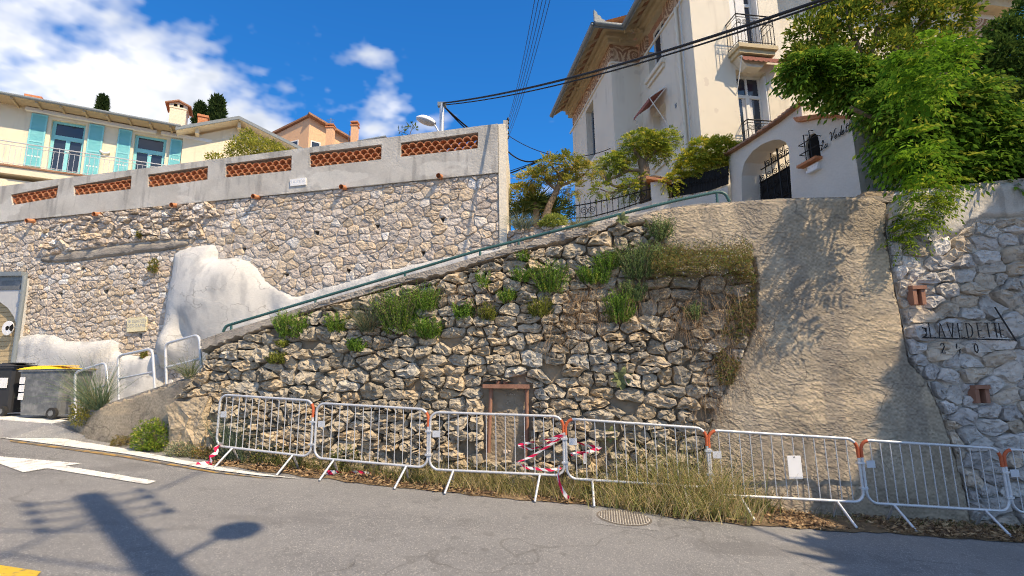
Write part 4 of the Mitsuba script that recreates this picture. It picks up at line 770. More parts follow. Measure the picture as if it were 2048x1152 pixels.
# ================================================================ houses far behind
PH = thing('peach_house', 'peach coloured gabled house beyond the terrace wall', 'house'); PP = Plane(at(618, 260, 38)[:2], (.8, .6))
pA, pB, pC = PP.hit(618, 234), PP.hit(548, 268), PP.hit(700, 300)
PQ = Plane(at(618, 260, 38)[:2], (.93, -.36))
add('wall', slab(PP, Polygon([(0, 0), (6.5, 0), (6.5, pA[1] - 2.2), (0, pA[1])]), 0, -.3), 'm_peach', PH)
l0 = -7.0; add('side_wall', slab(PQ, Polygon([(l0, 0), (0, 0), (0, pA[1]), (l0, PQ.hit(545, 271)[1] - .7)]), 0, -.3), 'm_peach', PH)
add('roof', cat([slab(PP, Polygon([(-.2, pA[1] + .02), (6.8, pA[1] - 2.25), (6.8, pA[1] - 2.1), (-.2, pA[1] + .2)]), .5, -6)]), 'm_old_tile', PH)
add('side_roof_edge', slab(PQ, Polygon([(l0 - .3, PQ.hit(545, 271)[1] - .68), (0, pA[1] + .03), (0, pA[1] + .18), (l0 - .3, PQ.hit(545, 271)[1] - .5)]), .2, -.3), 'm_old_tile', PH)
t, z = PQ.hit(586, 289); k = add('window', pbox(PQ, t - .6, t + .6, z - .9, z + .3, .01, .04), 'm_white_trim', PH); add('pane', pbox(PQ, t - .5, t + .5, z - .8, z + .2, .041, .05), 'm_glass_dark', k)
t, z = PP.hit(631, 290); k = add('window', pbox(PP, t - .4, t + .4, z - .9, z + .3, .01, .04), 'm_white_trim', PH); add('pane', pbox(PP, t - .3, t + .3, z - .8, z + .2, .041, .05), 'm_glass_dark', k)
def stack(px0, px1, py0, py1, y, m, parent, cap=True):
    a, b, c = at(px0, py0, y), at(px1, py0, y), at(px0, py1, y); w = (b[0] - a[0]) / 2; cx = (a[0] + b[0]) / 2
    k = add('chimney', obox((cx, y, (a[2] + c[2]) / 2), (w, 0, 0), (0, w, 0), (0, 0, (a[2] - c[2]) / 2)), m, parent)
    if cap: add('cap', obox((cx, y, a[2] + .04), (w * 1.25, 0, 0), (0, w * 1.25, 0), (0, 0, .05)), 'm_terracotta', k); add('cap', obox((cx, y, a[2] + .26), (w * 1.2, 0, 0), (0, w * 1.2, 0), (0, 0, .05)), 'm_terracotta', k); add('flue', obox((cx, y, a[2] + .15), (w * .7, 0, 0), (0, w * .7, 0), (0, 0, .1)), 'm_black', k)
    return k
k = stack(655, 668, 258, 300, 36, 'm_peach', PH)
p0, p1 = at(661, 254, 36), at(662, 236, 36); add('aerial', cat([tube([p0, p1], .03, 5)] + [tube([p0 + (p1 - p0) * q - V([.28, 0, 0]), p0 + (p1 - p0) * q + V([.28, 0, 0])], .015, 4) for q in (.45, .65, .85)]), 'm_zinc', k)
LH = thing('low_house', 'low ochre roof with gutter showing just above the terrace parapet', 'house')
a, b = at(676, 290, 30), at(772, 273, 30); add('wall', obox((a + b) / 2 + V([0, .5, -1.6]), (b - a) / 2 * V([1, 1, 0]), (0, .3, 0), (0, 0, 1.6)), 'm_peach', LH)
add('roof', tm(V([a, b, b + V([.5, 4, .9]), a + V([-.5, 4, .9])]), [[0, 1, 2], [0, 2, 3]]), 'm_terracotta', LH); add('gutter', tube([a, b], .08, 8), 'm_zinc', LH, True); add('soffit', tm(V([a - V([0, 0, .05]), b - V([0, 0, .05]), b + V([0, .6, -.05]), a + V([0, .6, -.05])]), [[0, 1, 2], [0, 2, 3]]), 'm_soffit', LH)
k = stack(704, 716, 254, 290, 30, 'm_peach', LH); p0, p1 = at(697, 282, 30), at(699, 262, 30); add('ladder', cat([tube([p0, p1], .02, 4), tube([p0 + V([.12, 0, 0]), p1 + V([.12, 0, 0])], .02, 4)] + [tube([p0 + (p1 - p0) * q, p0 + (p1 - p0) * q + V([.12, 0, 0])], .015, 4) for q in (.2, .4, .6, .8)]), 'm_zinc', LH)

# ================================================================ the big house on the right
BH = thing('apartment_house', 'tall cream house with painted scroll frieze, deep eaves and iron balconies', 'house')
C0 = at(1391, 141, 13.0)[:2]; BF = Plane(C0, (1, .16)); BL0 = Plane(C0, (.16, -1))          # sunny front; shaded side (t runs towards the viewer, so it is negative here)
zEv = BL0.hit(1279, 30)[1]
tI = BL0.hit(1279, 140)[0]                                            # inner corner
CI = BL0.p(tI, 0)[:2]; WFp = Plane(CI, (1, .16)); tW = WFp.hit(1223, 160)[0]; CW = WFp.p(tW, 0)[:2]; BLW = Plane(CW, (.16, -1)); tE = BLW.hit(1145, 260)[0]
tS = BF.hit(1576, 180)[0]
zf0, zf1 = BL0.hit(1279, 128)[1], BL0.hit(1279, 88)[1]                 # frieze
ztp = zf1 + .55
# windows of the shaded side
W1 = BL0.poly([(1295, 60), (1327, 5), (1330, 108), (1300, 158)]); x0, z0, x1, z1 = W1.bounds
W1 = sbox(BL0.hit(1299, 158)[0], BL0.hit(1299, 158)[1], BL0.hit(1326, 108)[0], zf1 - .02); W2 = sbox(BL0.hit(1310, 300)[0], BL0.hit(1310, 330)[1], BL0.hit(1336, 280)[0], BL0.hit(1310, 228)[1])
add('side_wall', slab(BL0, Polygon([(tI + .001, 3), (0, 3), (0, zf0), (tI + .001, zf0)]).difference(W1).difference(W2), 0, -.35), 'm_plaster', BH)
def frieze(pl, t0, t1, z0, z1, holes=None):
    g = sbox(t0, z0, t1, z1); g = g.difference(holes) if holes is not None else g
    for q in geoms(g):
        m = trimesh.creation.extrude_polygon(q, 1.0, engine='earcut'); v = m.vertices; add('frieze', tm(pl.p(v[:, 0], v[:, 1], -.02 - .1 * v[:, 2]), m.faces), 'm_frieze', BH, uv=np.c_[v[:, 0] + 50, v[:, 1] - z0])
frieze(BL0, tI, 0, zf0, zf1, W1.buffer(.12)); frieze(WFp, tW, 0, zf0, zf1); frieze(BLW, tE, 0, zf0, zf1)
add('wing_front', slab(WFp, sbox(tW, 3, .0, zf0), .0, -.3), 'm_plaster', BH)
W3 = sbox(BLW.hit(1171, 220)[0], BLW.hit(1175, 330)[1], BLW.hit(1187, 220)[0], zf0 - .25)
add('wing_side', slab(BLW, sbox(tE, 3, -.001, zf0).difference(W3), 0, -.35), 'm_plaster', BH); add('wing_back', slab(Plane(BLW.p(tE, 0)[:2], (1, .16)), sbox(.36, 3, 4, zf1), 0, .3), 'm_plaster', BH)
def window(pl, g, name='window', bars=True, deep=.25, m='m_white_trim', closed=False):
    x0, z0, x1, z1 = g.bounds; w = x1 - x0
    k = add(name, slab(pl, sbox(x0, z0, x1, z1).difference(unary_union([sbox(x0 + .08, z0 + .1, (x0 + x1) / 2 - .05, z1 - .1), sbox((x0 + x1) / 2 + .05, z0 + .1, x1 - .08, z1 - .1)])), -deep, -deep - .06), m, BH)
    add('pane', pbox(pl, x0 + .01, x1 - .01, z0 + .01, z1 - .01, -deep - .03, -deep - .04), 'm_shutter_white' if closed else 'm_glass_dark', k); return k
window(BL0, W1); window(BL0, W2, closed=True); window(BLW, W3, 'stair_window', m='m_zinc')
for pl, g in ((BL0, W1), (BL0, W2)):
    x0, z0, x1, z1 = g.bounds; add('sill', pbox(pl, x0 - .12, x1 + .12, z0 - .16, z0 - .02, .0, .14), 'm_plaster', BH); add('sill_lip', pbox(pl, x0 - .08, x1 + .08, z0 - .30, z0 - .165, .0, .07), 'm_plaster', BH)
# cornice and eaves: mouldings, rafters, boards, gutter, roof
def eaves(pl, t0, t1, e0, e1):
    add('string_course', pbox(pl, t0, t1, zf0 - .07, zf0 + .01, .001, .05), 'm_plaster', BH)
    for i, (a, b, d) in enumerate(((zf1, zf1 + .16, .10), (zf1 + .161, zf1 + .32, .22), (zf1 + .321, ztp, .34))): add('cornice', pbox(pl, t0 - d * e0, t1 + d * e1, a, b, -.1, d), 'm_cornice', BH)
    ov, zi, zo = .86, ztp + .16, zf1 + .02
    def sl(t, d, up): return pl.p(t, zi + (zo - zi) * max(d, 0) / ov + up, d)
    def board(ta, tb, d0, d1, u0, u1, ea=0, eb=0): return tm(V([sl(ta - ea * d, d, u) for d in (d0, d1) for u in (u0, u1)] + [sl(tb + eb * d, d, u) for d in (d0, d1) for u in (u0, u1)]), [[0, 1, 3], [0, 3, 2], [4, 5, 7], [4, 7, 6], [0, 1, 5], [0, 5, 4], [2, 3, 7], [2, 7, 6], [0, 2, 6], [0, 6, 4], [1, 3, 7], [1, 7, 5]])
    add('boarding', board(t0, t1, -.1, ov, 0, .03, e0, e1), 'm_cornice', BH)
    n = int((t1 - t0 + .5 * (e0 > 0) + .5 * (e1 > 0)) / .5)
    for i in range(n): t = t0 + (i + .5) * (t1 - t0) / n; add('rafter', board(t - .045, t + .045, .12, ov - .07, -.12, -.002), 'm_cornice', BH)
    for t in np.arange(t0 + .6, t1 - .3, 1.5): add('boss', tube([pl.p(t, zf1 + .24, .21), pl.p(t, zf1 + .24, .30)], .05, 8), 'm_cornice', BH)
    g0, g1 = sl(t0 - ov * e0, ov, .03) + pl.N * .05, sl(t1 + ov * e1, ov, .03) + pl.N * .05; add('gutter', tube([g0, g1], .085, 10), 'm_zinc', BH, True)
    add('fascia', obox((g0 + g1) / 2 - pl.N * .06 - V([0, 0, .02]), (g1 - g0) / 2, pl.N * .02, V([0, 0, .09])), 'm_zinc', BH)
    r0, r1 = pl.p(t0, ztp + 1.6, -3.0), pl.p(t1, ztp + 1.6, -3.0); add('roof', tm(V([sl(t0 - ov * e0, ov, .06), sl(t1 + ov * e1, ov, .06), r1, r0]), [[0, 1, 2], [0, 2, 3]]), 'm_old_tile', BH)
eaves(BLW, tE - .3, 0, 0, 1); eaves(WFp, tW, 0, 1, -1.0); eaves(BL0, tI, 0, -1.0, 1); 
p_ = WFp.p(tW - .86, zf1 + .12, .86)
add('corner_finial', slab(Plane(p_[:2], (1, .16)), Polygon([(0, p_[2]), (.42, p_[2]), (.36, p_[2] + .10), (.27, p_[2] + .13), (.22, p_[2] + .24), (.13, p_[2] + .27), (.09, p_[2] + .38), (0, p_[2] + .46)]), .05, -.05), 'm_zinc', BH)
# sunny front with french windows and balconies
def q2(a): return BF.hit(*a)
zb1, zb2 = BF.hit(1500, 86, .55)[1], BF.hit(1500, 239, .3)[1] - .93
bx0, bx1 = q2((1473, 163))[0], q2((1537, 193))[0]
FW1 = sbox(bx0 + .02, zb1, bx1, zb1 + 2.6); FW2 = sbox(bx0, zb2, bx1, q2((1500, 142))[1])
add('front_wall', slab(BF, sbox(.001, 3, tS, zf1 + .5).difference(FW1).difference(FW2), 0, -.35), 'm_plaster', BH)
for i, F_ in enumerate((FW1, FW2)):
    x0, z0, x1, z1 = F_.bounds; hs = (z1 - z0); tr = z1 - .62
    k = add('french_window', slab(BF, F_.difference(unary_union([sbox(x0 + .1, z0 + .25, (x0 + x1) / 2 - .06, tr - .1), sbox((x0 + x1) / 2 + .06, z0 + .25, x1 - .1, tr - .1), sbox(x0 + .1, tr, (x0 + x1) / 2 - .03, z1 - .08), sbox((x0 + x1) / 2 + .03, tr, x1 - .1, z1 - .08)])), -.26, -.32), 'm_white_trim', BH)
    add('pane', pbox(BF, x0 + .01, x1 - .01, z0 + .01, z1 - .01, -.30, -.31), 'm_glass_dark', k)
    if i == 1:
        for ca, cb in ((x0 + .11, x0 + .22), ((x0 + x1) / 2 - .17, (x0 + x1) / 2 - .065), ((x0 + x1) / 2 + .065, (x0 + x1) / 2 + .15)): add('curtain', pbox(BF, ca, cb, z0 + .26, tr - .1, -.293, -.298), 'm_curtain', k)
    sk = add('shutter', pbox(BF, x1 - .05, x1 - .015, z0 + .02, z1 - .1, -.25, -.01), 'm_shutter_white', BH)
    if i == 0:
        for sx in (x0 + .02, (x0 + x1) / 2 - .13):
            add('shutter', pbox(BF, sx, sx + (x1 - x0) * .30, z0 + .02, z1 - .05, -.24, -.20), 'm_shutter_white', BH)
def balcony(zb, xa, xb, dep, slab_=True):
    k = add('balcony', cat([pbox(BF, xa, xb, zb - .12, zb, .001, dep), pbox(BF, xa + .06, xb - .06, zb - .25, zb - .121, .001, dep - .08)]) if slab_ else pbox(BF, xa, xb, zb - .08, zb, .001, dep), 'm_cornice' if slab_ else 'm_plaster', BH)
    if slab_: add('console', slab(BF, Polygon([(xa + .14, zb - .251), (xb - .14, zb - .251), (xb - .38, zb - .55), (xa + .38, zb - .55)]), .001, dep * .55), 'm_plaster', k)
    h = .95; d = dep - .06; c = [BF.p(xa + .04, 0, .0), BF.p(xa + .04, 0, d), BF.p(xb - .04, 0, d), BF.p(xb - .04, 0, 0)]; R = add('railing', tube([q + V([0, 0, zb + h]) for q in c], .020, 6), 'm_iron', k); _r = [add('rail', tube([q + V([0, 0, zb + z]) for q in c], r, 6), 'm_iron', k) for z, r in ((h - .09, .010), (.70 * h, .010), (.09, .012))]; R = k
    for a, b in ((0, 1), (1, 2), (2, 3)):
        n = max(3, int(np.linalg.norm(c[b] - c[a]) / .105))
        for i in range(n + 1):
            q = c[a] + (c[b] - c[a]) * i / n; add('baluster', tube([q + V([0, 0, zb + .02]), q + V([0, 0, zb + (h if i in (0, n) else .70 * h)])], .012 if i in (0, n) else .0075, 5, False), 'm_iron', R, True)
    n = 7
    for i in range(n):
        ctr = c[1] + (c[2] - c[1]) * (i + .5) / n + V([0, 0, zb + .785 * h]); th = np.linspace(0, 4.2 * math.pi, 26); rr = .015 + .055 * th / th[-1]
        add('scroll', tube([ctr + BF.D * r * math.cos(t) + V([0, 0, 1.0]) * r * math.sin(t) for t, r in zip(th, rr)], .007, 4, False), 'm_iron', R, True)
balcony(zb1, bx0 - .20, bx1 + .05, .55); balcony(zb2, bx0 - .02, bx1 + .08, .32, False)
def awning(pl, xa, xb, z, out, drop, nsc=9):
    n = nsc * 6; t = np.linspace(xa, xb, n + 1); a = pl.p(t, z, .03); b = pl.p(t, z - drop, out); v = .10 + .035 * np.abs(np.sin(np.linspace(0, nsc * math.pi, n + 1))); c = b - v[:, None] * V([0, 0, 1.0]) + pl.N * .01
    V_ = np.vstack([a, b, c]); m = n + 1; f = [q for i in range(n) for o in (0, m) for q in ([o + i, o + i + 1, o + m + i + 1], [o + i, o + m + i + 1, o + m + i])]
    k = add('awning', tm(V_, f), 'm_awning', BH)
    for x in (xa - .02, xb + .02): labels[add('arm', tube([pl.p(x, z + .02, .06), pl.p(x, z - drop, out)], .018, 6), 'm_white_trim', k, True)] = {'label': 'white awning arm'}; add('arm', tube([pl.p(x, z - drop, out), pl.p(x, z - drop - .95, .02)], .014, 6), 'm_white_trim', k, True)
aw = q2((1468, 121)); awning(BF, aw[0] - .02, q2((1556, 133))[0], aw[1] + .02, .42, .16)
x0, z0, x1, z1 = W2.bounds; awning(BL0, x0 - .15, x1 + .15, z1 + .42, .62, .42)
# recessed part behind the trees and its eaves
RE = Plane(BF.p(tS, 0, -1.6)[:2], (1, .16)); add('front_return', slab(Plane(BF.p(tS, 0)[:2], (.16, -1)), sbox(-1.6, 3, -.36, zf1), 0, -.3), 'm_plaster', BH)
tr_ = RE.hit(1992, 40)[0]; zr = RE.hit(1960, 28)[1]; add('rear_wall', slab(RE, sbox(.002, 3, tr_, zr), 0, -.3), 'm_plaster', BH)
add('rear_frieze', pbox(RE, tr_ - 1.6, tr_, zr - 1.3, zr - .2, .002, .02), 'm_frieze', BH); add('rear_cornice', pbox(RE, .1, tr_ + .4, zr, zr + .35, -.2, .45), 'm_cornice', BH); add('rear_boarding', pbox(RE, .1, tr_ + .9, zr + .351, zr + .45, -.2, .95), 'm_cornice', BH); a, b = RE.p(.1, zr + .46, 1.0), RE.p(tr_ + .9, zr + .46, 1.0); add('gutter', tube([a, b], .085, 10), 'm_zinc', BH, True)
# pipes and cables on the shaded wall
for i, (a, r) in enumerate((((1354, 10), .05), ((1363, 10), .018))):
    t = BL0.hit(*a)[0]; add('wall_pipe', tube([BL0.p(t, 5.4, .07), BL0.p(t, zf0 - .05, .07)], r, 8), 'm_plaster' if i == 0 else 'm_greywall', BH, True)
t, z = BL0.hit(1352, 211); add('wall_vent', pbox(BL0, t - .05, t + .05, z - .07, z + .07, .001, .01), 'm_zinc', BH)
# ================================================================ gate wall
GC = at(1714, 330, 8.4)[:2]; GW = Plane(GC, (.2, -1)); GH = thing('gate_wall', 'cream wall with arched iron gate, small barred window and sloping tile coping', 'wall')
gw = GW.poly; tFar = GW.hit(1456, 330)[0]
roofl = [GW.hit(1456, 312), GW.hit(1500, 285), GW.hit(1560, 245), GW.hit(1602, 212)]
WP = Polygon([(tFar, 3.5)] + roofl + [(roofl[-1][0] + .001, GW.hit(1605, 238)[1]), (0, GW.hit(1700, 236)[1]), (0, 3.5)]).buffer(0)
ARCH = gw([(1487, 520), (1483, 350), (1489, 325), (1505, 302), (1525, 288), (1545, 280), (1560, 279), (1571, 284), (1577, 295), (1592, 520)])
WIN = gw([(1616, 324), (1611, 292), (1614, 278), (1621, 269), (1629, 266), (1635, 271), (1638, 282), (1642, 312)])
add('wall', slab(GW, WP.difference(ARCH).difference(WIN), 0, -.55), 'm_gatewall', GH)
add('return_wall', slab(Plane(GC, (1, .2)), sbox(.001, 3.4, 2.2, GW.hit(1700, 236)[1] - .002), 0, -.4), 'm_gatewall', GH)
# tile coping on the rake
A0, A1 = roofl[0], roofl[-1]; nT = 15
for i in range(nT):
    u = (i + .5) / nT; t = np.interp(u, np.linspace(0, 1, 4), [q[0] for q in roofl]); z = np.interp(u, np.linspace(0, 1, 4), [q[1] for q in roofl]); dx, dz = (A1[0] - A0[0]) / nT * .62, (A1[1] - A0[1]) / nT * .62
    an = np.linspace(0, math.pi, 7); R_ = .085; vs = []
    for s, e in ((-1, 1.0), (1, .8)):
        for q in an: vs.append(GW.p(t + s * dx + 0 * q, z + s * dz + .02 * (s < 0) + R_ * e * math.sin(q), .05 + R_ * e * math.cos(q)))
        for q in an[::-1]: vs.append(GW.p(t + s * dx, z + s * dz + .02 * (s < 0) + (R_ - .015) * e * math.sin(q), .05 + (R_ - .015) * e * math.cos(q)))
    f = [g for j in range(14) for g in ([j, (j + 1) % 14, (j + 1) % 14 + 14], [j, (j + 1) % 14 + 14, j + 14])] + [g for o in (0, 14) for j in range(6) for g in ([o + j, o + j + 1, o + 12 - j], [o + j, o + 12 - j, o + 13 - j])]
    labels.get(GH); add('coping_tile', tm(V(vs), f), 'm_old_tile', GH)
add('rake_board', slab(GW, Polygon(roofl + [(q[0], q[1] + .03) for q in roofl[::-1]]), .10, -.6), 'm_old_tile', GH)
add('flat_coping', slab(GW, gw([(1595, 236), (1652, 228), (1700, 232), (1700, 238), (1650, 236), (1602, 245)]), .12, -.5), 'm_terracotta', GH)
# gate: two leaves, sheet metal below, scrolls above
gk = add('gate', slab(GW, ARCH.intersection(sbox(-20, 0, 20, GW.hit(1570, 312)[1])), -.50, -.52), 'm_black_panel', GH); gb = ARCH.bounds; zm = GW.hit(1570, 312)[1]
for i in range(9):
    t = gb[0] + .03 + i * (gb[2] - gb[0] - .06) / 8; L_ = ARCH.intersection(LineString([(t, 0), (t, 20)]))
    if L_.length > .2: z1 = L_.bounds[3]; add('gate_bar', tube([GW.p(t, zm - 1.9, -.49), GW.p(t, z1, -.49)], .022 if i in (0, 4, 8) else .011, 6), 'm_iron', gk, True)
for z in (zm - 1.2, zm - .6, zm, zm + .3):
    L_ = ARCH.intersection(LineString([(gb[0] - 1, z), (gb[2] + 1, z)]))
    if L_.length > .2: add('gate_rail', tube([GW.p(L_.bounds[0], z, -.485), GW.p(L_.bounds[2], z, -.485)], .015, 6), 'm_iron', gk, True)
rs = np.random.default_rng(3)
for i in range(8):
    for z in np.arange(zm - 1.05, gb[3] - .12, .28):
        t = gb[0] + .03 + (i + .5) * (gb[2] - gb[0] - .06) / 8
        if not ARCH.buffer(-.10).contains(Point(t, z)): continue
        th = np.linspace(0, 3.4 * math.pi, 16); r = .015 + .075 * th / th[-1]; sg = 1 if (i % 2) else -1
        add('scroll', tube([GW.p(t + sg * a * math.cos(q), z + a * math.sin(q), -.47) for q, a in zip(th, r)], .010, 4, False), 'm_iron', gk, True)
# barred window
x0, z0, x1, z1 = WIN.bounds; wk = add('window', slab(GW, WIN.buffer(-.004), -.05, -.30), 'm_black', GH)
add('sill', slab(GW, gw([(1606, 333), (1645, 312), (1645, 317), (1607, 338)]), .16, .001), 'm_terracotta', GH)
for t in (x0 + .25 * (x1 - x0), x0 + .68 * (x1 - x0)):
    zz = WIN.intersection(LineString([(t, 0), (t, 20)])).bounds[3]; add('bar', tube([GW.p(t, z0 + .02, .10), GW.p(t, zz + .05, .10), GW.p(t, zz + .06, .0)], .010, 6), 'm_iron', wk)
for f in (.35, .72): z = z0 + f * (z1 - z0); add('bar', tube([GW.p(x0 - .06, z, .0), GW.p(x0 - .06, z, .11), GW.p(x1 + .06, z, .11), GW.p(x1 + .06, z, .0)], .010, 6), 'm_iron', wk)
mb = thing('letter_box', 'small white letter box under the barred window of the gate wall', 'letter box'); g = gw([(1621, 335), (1641, 326), (1642, 338), (1622, 348)]); x0, z0, x1, z1 = g.bounds
add('box', pbox(GW, x0, x1, z0 + .05, z1, .001, .07), 'm_whiteplastic', mb); add('ledge', pbox(GW, x0 - .01, x1 + .01, z0, z0 + .05, .001, .10), 'm_whiteplastic', mb)
for i in range(3): add('slot', pbox(GW, x0 + .03 + i * (x1 - x0) / 3.3, x0 + .06 + i * (x1 - x0) / 3.3, z0 + .09, z1 - .04, .071, .073), 'm_grey_text', mb)
# iron script on the gate wall
def strokes(pl, d, org, sc, sh, segs, r):
    out = []
    for s in segs: out.append(tube([pl.p(org[0] + (x + sh * y) * sc, org[1] + y * sc, d) for x, y in s], r, 5))
    return cat(out)
def cur(*p): return smoothpath([(*q, 0) for q in p], 5)[:, :2].tolist() if len(p) > 2 else [list(q) for q in p]
SCR = {'L': [[(.12, .72), (.2, .95), (.32, .85), (.22, .45), (.08, .1), (.0, .02), (.1, -.02), (.3, .1), (.45, .12)]], 'a': [[(.3, .32), (.15, .38), (.02, .18), (.12, .0), (.28, .12), (.34, .36), (.3, .08), (.42, .06)]],
       'V': [[(.0, .72), (.08, .88), (.2, .8), (.24, .4), (.26, .02), (.45, .5), (.62, .9), (.74, .92)]], 'e': [[(.02, .16), (.22, .22), (.22, .36), (.08, .34), (.02, .14), (.14, .0), (.32, .12)]],
       'd': [[(.28, .3), (.12, .36), (.02, .14), (.14, .0), (.28, .14), (.36, .9), (.3, .06), (.42, .06)]], 't': [[(.16, .8), (.08, .1), (.16, .0), (.3, .1)], [(.0, .52), (.28, .56)]]}
o0 = GW.hit(1645, 302); o1 = GW.hit(1662, 285)
for word, org, w in (('La', o0, .19), ('Vedette', o1, .20)):
    k = tag(numbered('iron_script'), f'black iron script reading {word} on the cream gate wall', 'lettering'); x = 0.0
    for ch in word: add('letter', strokes(GW, .045, (org[0] + x * w, org[1]), w, .25, SCR[ch], .0085), 'm_iron', k, True); x += {'L': .5, 'V': .62, 't': .3}.get(ch, .40)
# iron capitals on the shaded stone wall
BLK = {'L': [[(0, 1), (0, 0), (.5, 0)]], 'A': [[(0, 0), (.3, 1), (.6, 0)], [(.12, .38), (.48, .38)]], 'V': [[(0, 1), (.3, 0), (.6, 1)]], 'E': [[(.5, 1), (0, 1), (0, 0), (.5, 0)], [(0, .5), (.36, .5)]], 'D': [[(0, 0), (0, 1), (.3, .95), (.52, .7), (.52, .3), (.3, .05), (0, 0)]], 'T': [[(.28, 0), (.28, 1)], [(0, 1), (.56, 1)]],
       '2': [[(0, .8), (.12, 1), (.4, .98), (.46, .7), (.0, .0), (.5, .0)]], '4': [[(.12, 1), (.0, .35), (.5, .35)], [(.34, .6), (.34, 0)]], '0': [[(.22, 0), (.02, .25), (.02, .75), (.22, 1), (.42, .75), (.42, .25), (.22, 0)]]}
def blk(ch, px, py0, py1, d, k, wd):
    x0, z0 = FR.hit(px, py0, d); z1 = FR.hit(px, py1, d)[1]; h = z1 - z0
    add('letter', cat([tube([FR.p(x0 + a * wd, z0 + b * h, d) for a, b in s], .0075, 6) for s in BLK[ch]]), 'm_iron', k)
k = tag(numbered('iron_name'), 'black iron capitals of the house name on a bar across the grey stone wall', 'lettering')
for ch, px in zip('LAVEDETTE', (1862, 1879, 1899, 1920, 1937, 1959, 1974, 1989, 2003)): blk(ch, px, 675, 646, .15, k, .14)
add('bar', tube([fpt(1846, 675, .15), fpt(1900, 677, .15), fpt(2030, 680, .15)], .010, 6), 'm_iron', k); add('slash', tube([fpt(1990, 614, .15), fpt(2033, 682, .15)], .010, 6), 'm_iron', k); add('curl', tube([fpt(1843, 655, .15), fpt(1852, 657, .15), fpt(1853, 670, .15), fpt(1848, 675, .15)], .011, 6), 'm_iron', k)
k = tag(numbered('house_number'), 'black iron house number 240 below the iron house name', 'number')
for ch, px in zip('240', (1884, 1915, 1951)): blk(ch, px, 706, 687, .13, k, .11)

# ================================================================ garden edge: low stone wall, fences, pillar
GD = Plane((-.05, 9.46), (1.012, -.195)); GS = thing('garden_wall', 'low garden wall of pale stones below the iron fence right of the tall wall', 'wall')
GSP = GD.poly([(1014, 462), (1040, 455), (1110, 449), (1190, 446), (1300, 420), (1400, 405), (1500, 402), (1500, 560), (1014, 560)])
add('body', slab(GD, GSP, -.06, -.4), 'm_mortar', GS)
lay_stones(GS, cells(GD.poly([(1014, 462), (1040, 455), (1110, 449), (1190, 446), (1230, 436), (1230, 520), (1014, 520)]), .26, .15, np.random.default_rng(8), 1), 'm_stone_tall', .008, .05, 1.2, lambda a, b, d: GD.p(a, b, d - .06), 71, 300, 11)
FEp0, FEp1 = V(at(1456, 340, 11.75)[:2]), V(at(1130, 420, 12.9)[:2]); FE = Plane(FEp1, FEp0 - FEp1)
FW_ = thing('boundary_wall', 'low white wall that carries the fences, stepping up to the cream pillar', 'wall')
add('wall', slab(FE, FE.poly([(1128, 446), (1180, 440), (1306, 400), (1345, 398), (1420, 383), (1456, 372), (1456, 480), (1128, 480)]), 0, -.25), 'm_gatewall', FW_)
pil = FE.poly([(1306, 366), (1333, 366), (1333, 440), (1306, 440)]); x0, z0, x1, z1 = pil.bounds; add('pillar', pbox(FE, x0, x1, z0, z1 - .02, .12, -.35), 'm_gatewall', FW_)
add('pillar_coping', slab(FE, Polygon([(x0 - .10, z1 + .06), (x1 + .12, z1 - .12), (x1 + .12, z1 - .06), (x0 - .10, z1 + .13)]), .22, -.42), 'm_terracotta', FW_)
PF = thing('panel_fence', 'black sheet metal fence between the cream pillar and the gate wall', 'fence'); PFG = FE.poly([(1335, 372), (1400, 347), (1457, 332), (1457, 368), (1420, 381), (1338, 396)])
add('panel', slab(FE, PFG, .02, .0), 'm_black_panel', PF); bx = PFG.bounds
for i in range(12):
    t = bx[0] + (i + .5) * (bx[2] - bx[0]) / 12; L_ = PFG.intersection(LineString([(t, 0), (t, 20)])).bounds; add('bar', tube([FE.p(t, L_[1], .04), FE.p(t, L_[3], .04)], .010, 5), 'm_iron', PF, True)
    th = np.linspace(0, 3.2 * math.pi, 14); r = .01 + .06 * th / th[-1]; add('scroll', tube([FE.p(t + a * math.cos(q), (L_[1] + L_[3]) / 2 + a * math.sin(q), .05) for q, a in zip(th, r)], .008, 4, False), 'm_iron', PF, True)
IF = thing('iron_fence', 'black wrought iron fence with spear bars and scrolls behind the small tree', 'fence')
FTOP = [FE.hit(*q) for q in ((1138, 412), (1180, 404), (1230, 395), (1304, 376))]; FBOT = [FE.hit(*q) for q in ((1138, 440), (1180, 438), (1240, 422), (1304, 400))]
ta, tb = FTOP[0][0], FTOP[-1][0]; zt = lambda t: np.interp(t, [q[0] for q in FTOP], [q[1] for q in FTOP]); zbm = lambda t: np.interp(t, [q[0] for q in FBOT], [q[1] for q in FBOT])
for f in (.0, .82): t = np.linspace(ta, tb, 12); add('rail', tube(FE.p(t, zbm(t) + .04 + f * (zt(t) - zbm(t)), .02), .016, 6), 'm_iron', IF, True)
n = int((tb - ta) / .14)
for i in range(n + 1):
    t = ta + i * (tb - ta) / n; add('bar', tube([FE.p(t, zbm(t), .02), FE.p(t, zt(t), .02), FE.p(t, zt(t) + .07, .02)], [.009, .011, .002], 5), 'm_iron', IF, True)
for i in range(3, n, 9):
    t = ta + (i + .5) * (tb - ta) / n; zc = (zt(t) + zbm(t)) / 2
    for sg in (-1, 1): th = np.linspace(0, 3.6 * math.pi, 18); r = .02 + .10 * th / th[-1]; add('scroll', tube([FE.p(t + sg * (.11 + a * math.cos(q)), zc + a * math.sin(q), .04) for q, a in zip(th, r)], .010, 4, False), 'm_iron', IF, True)

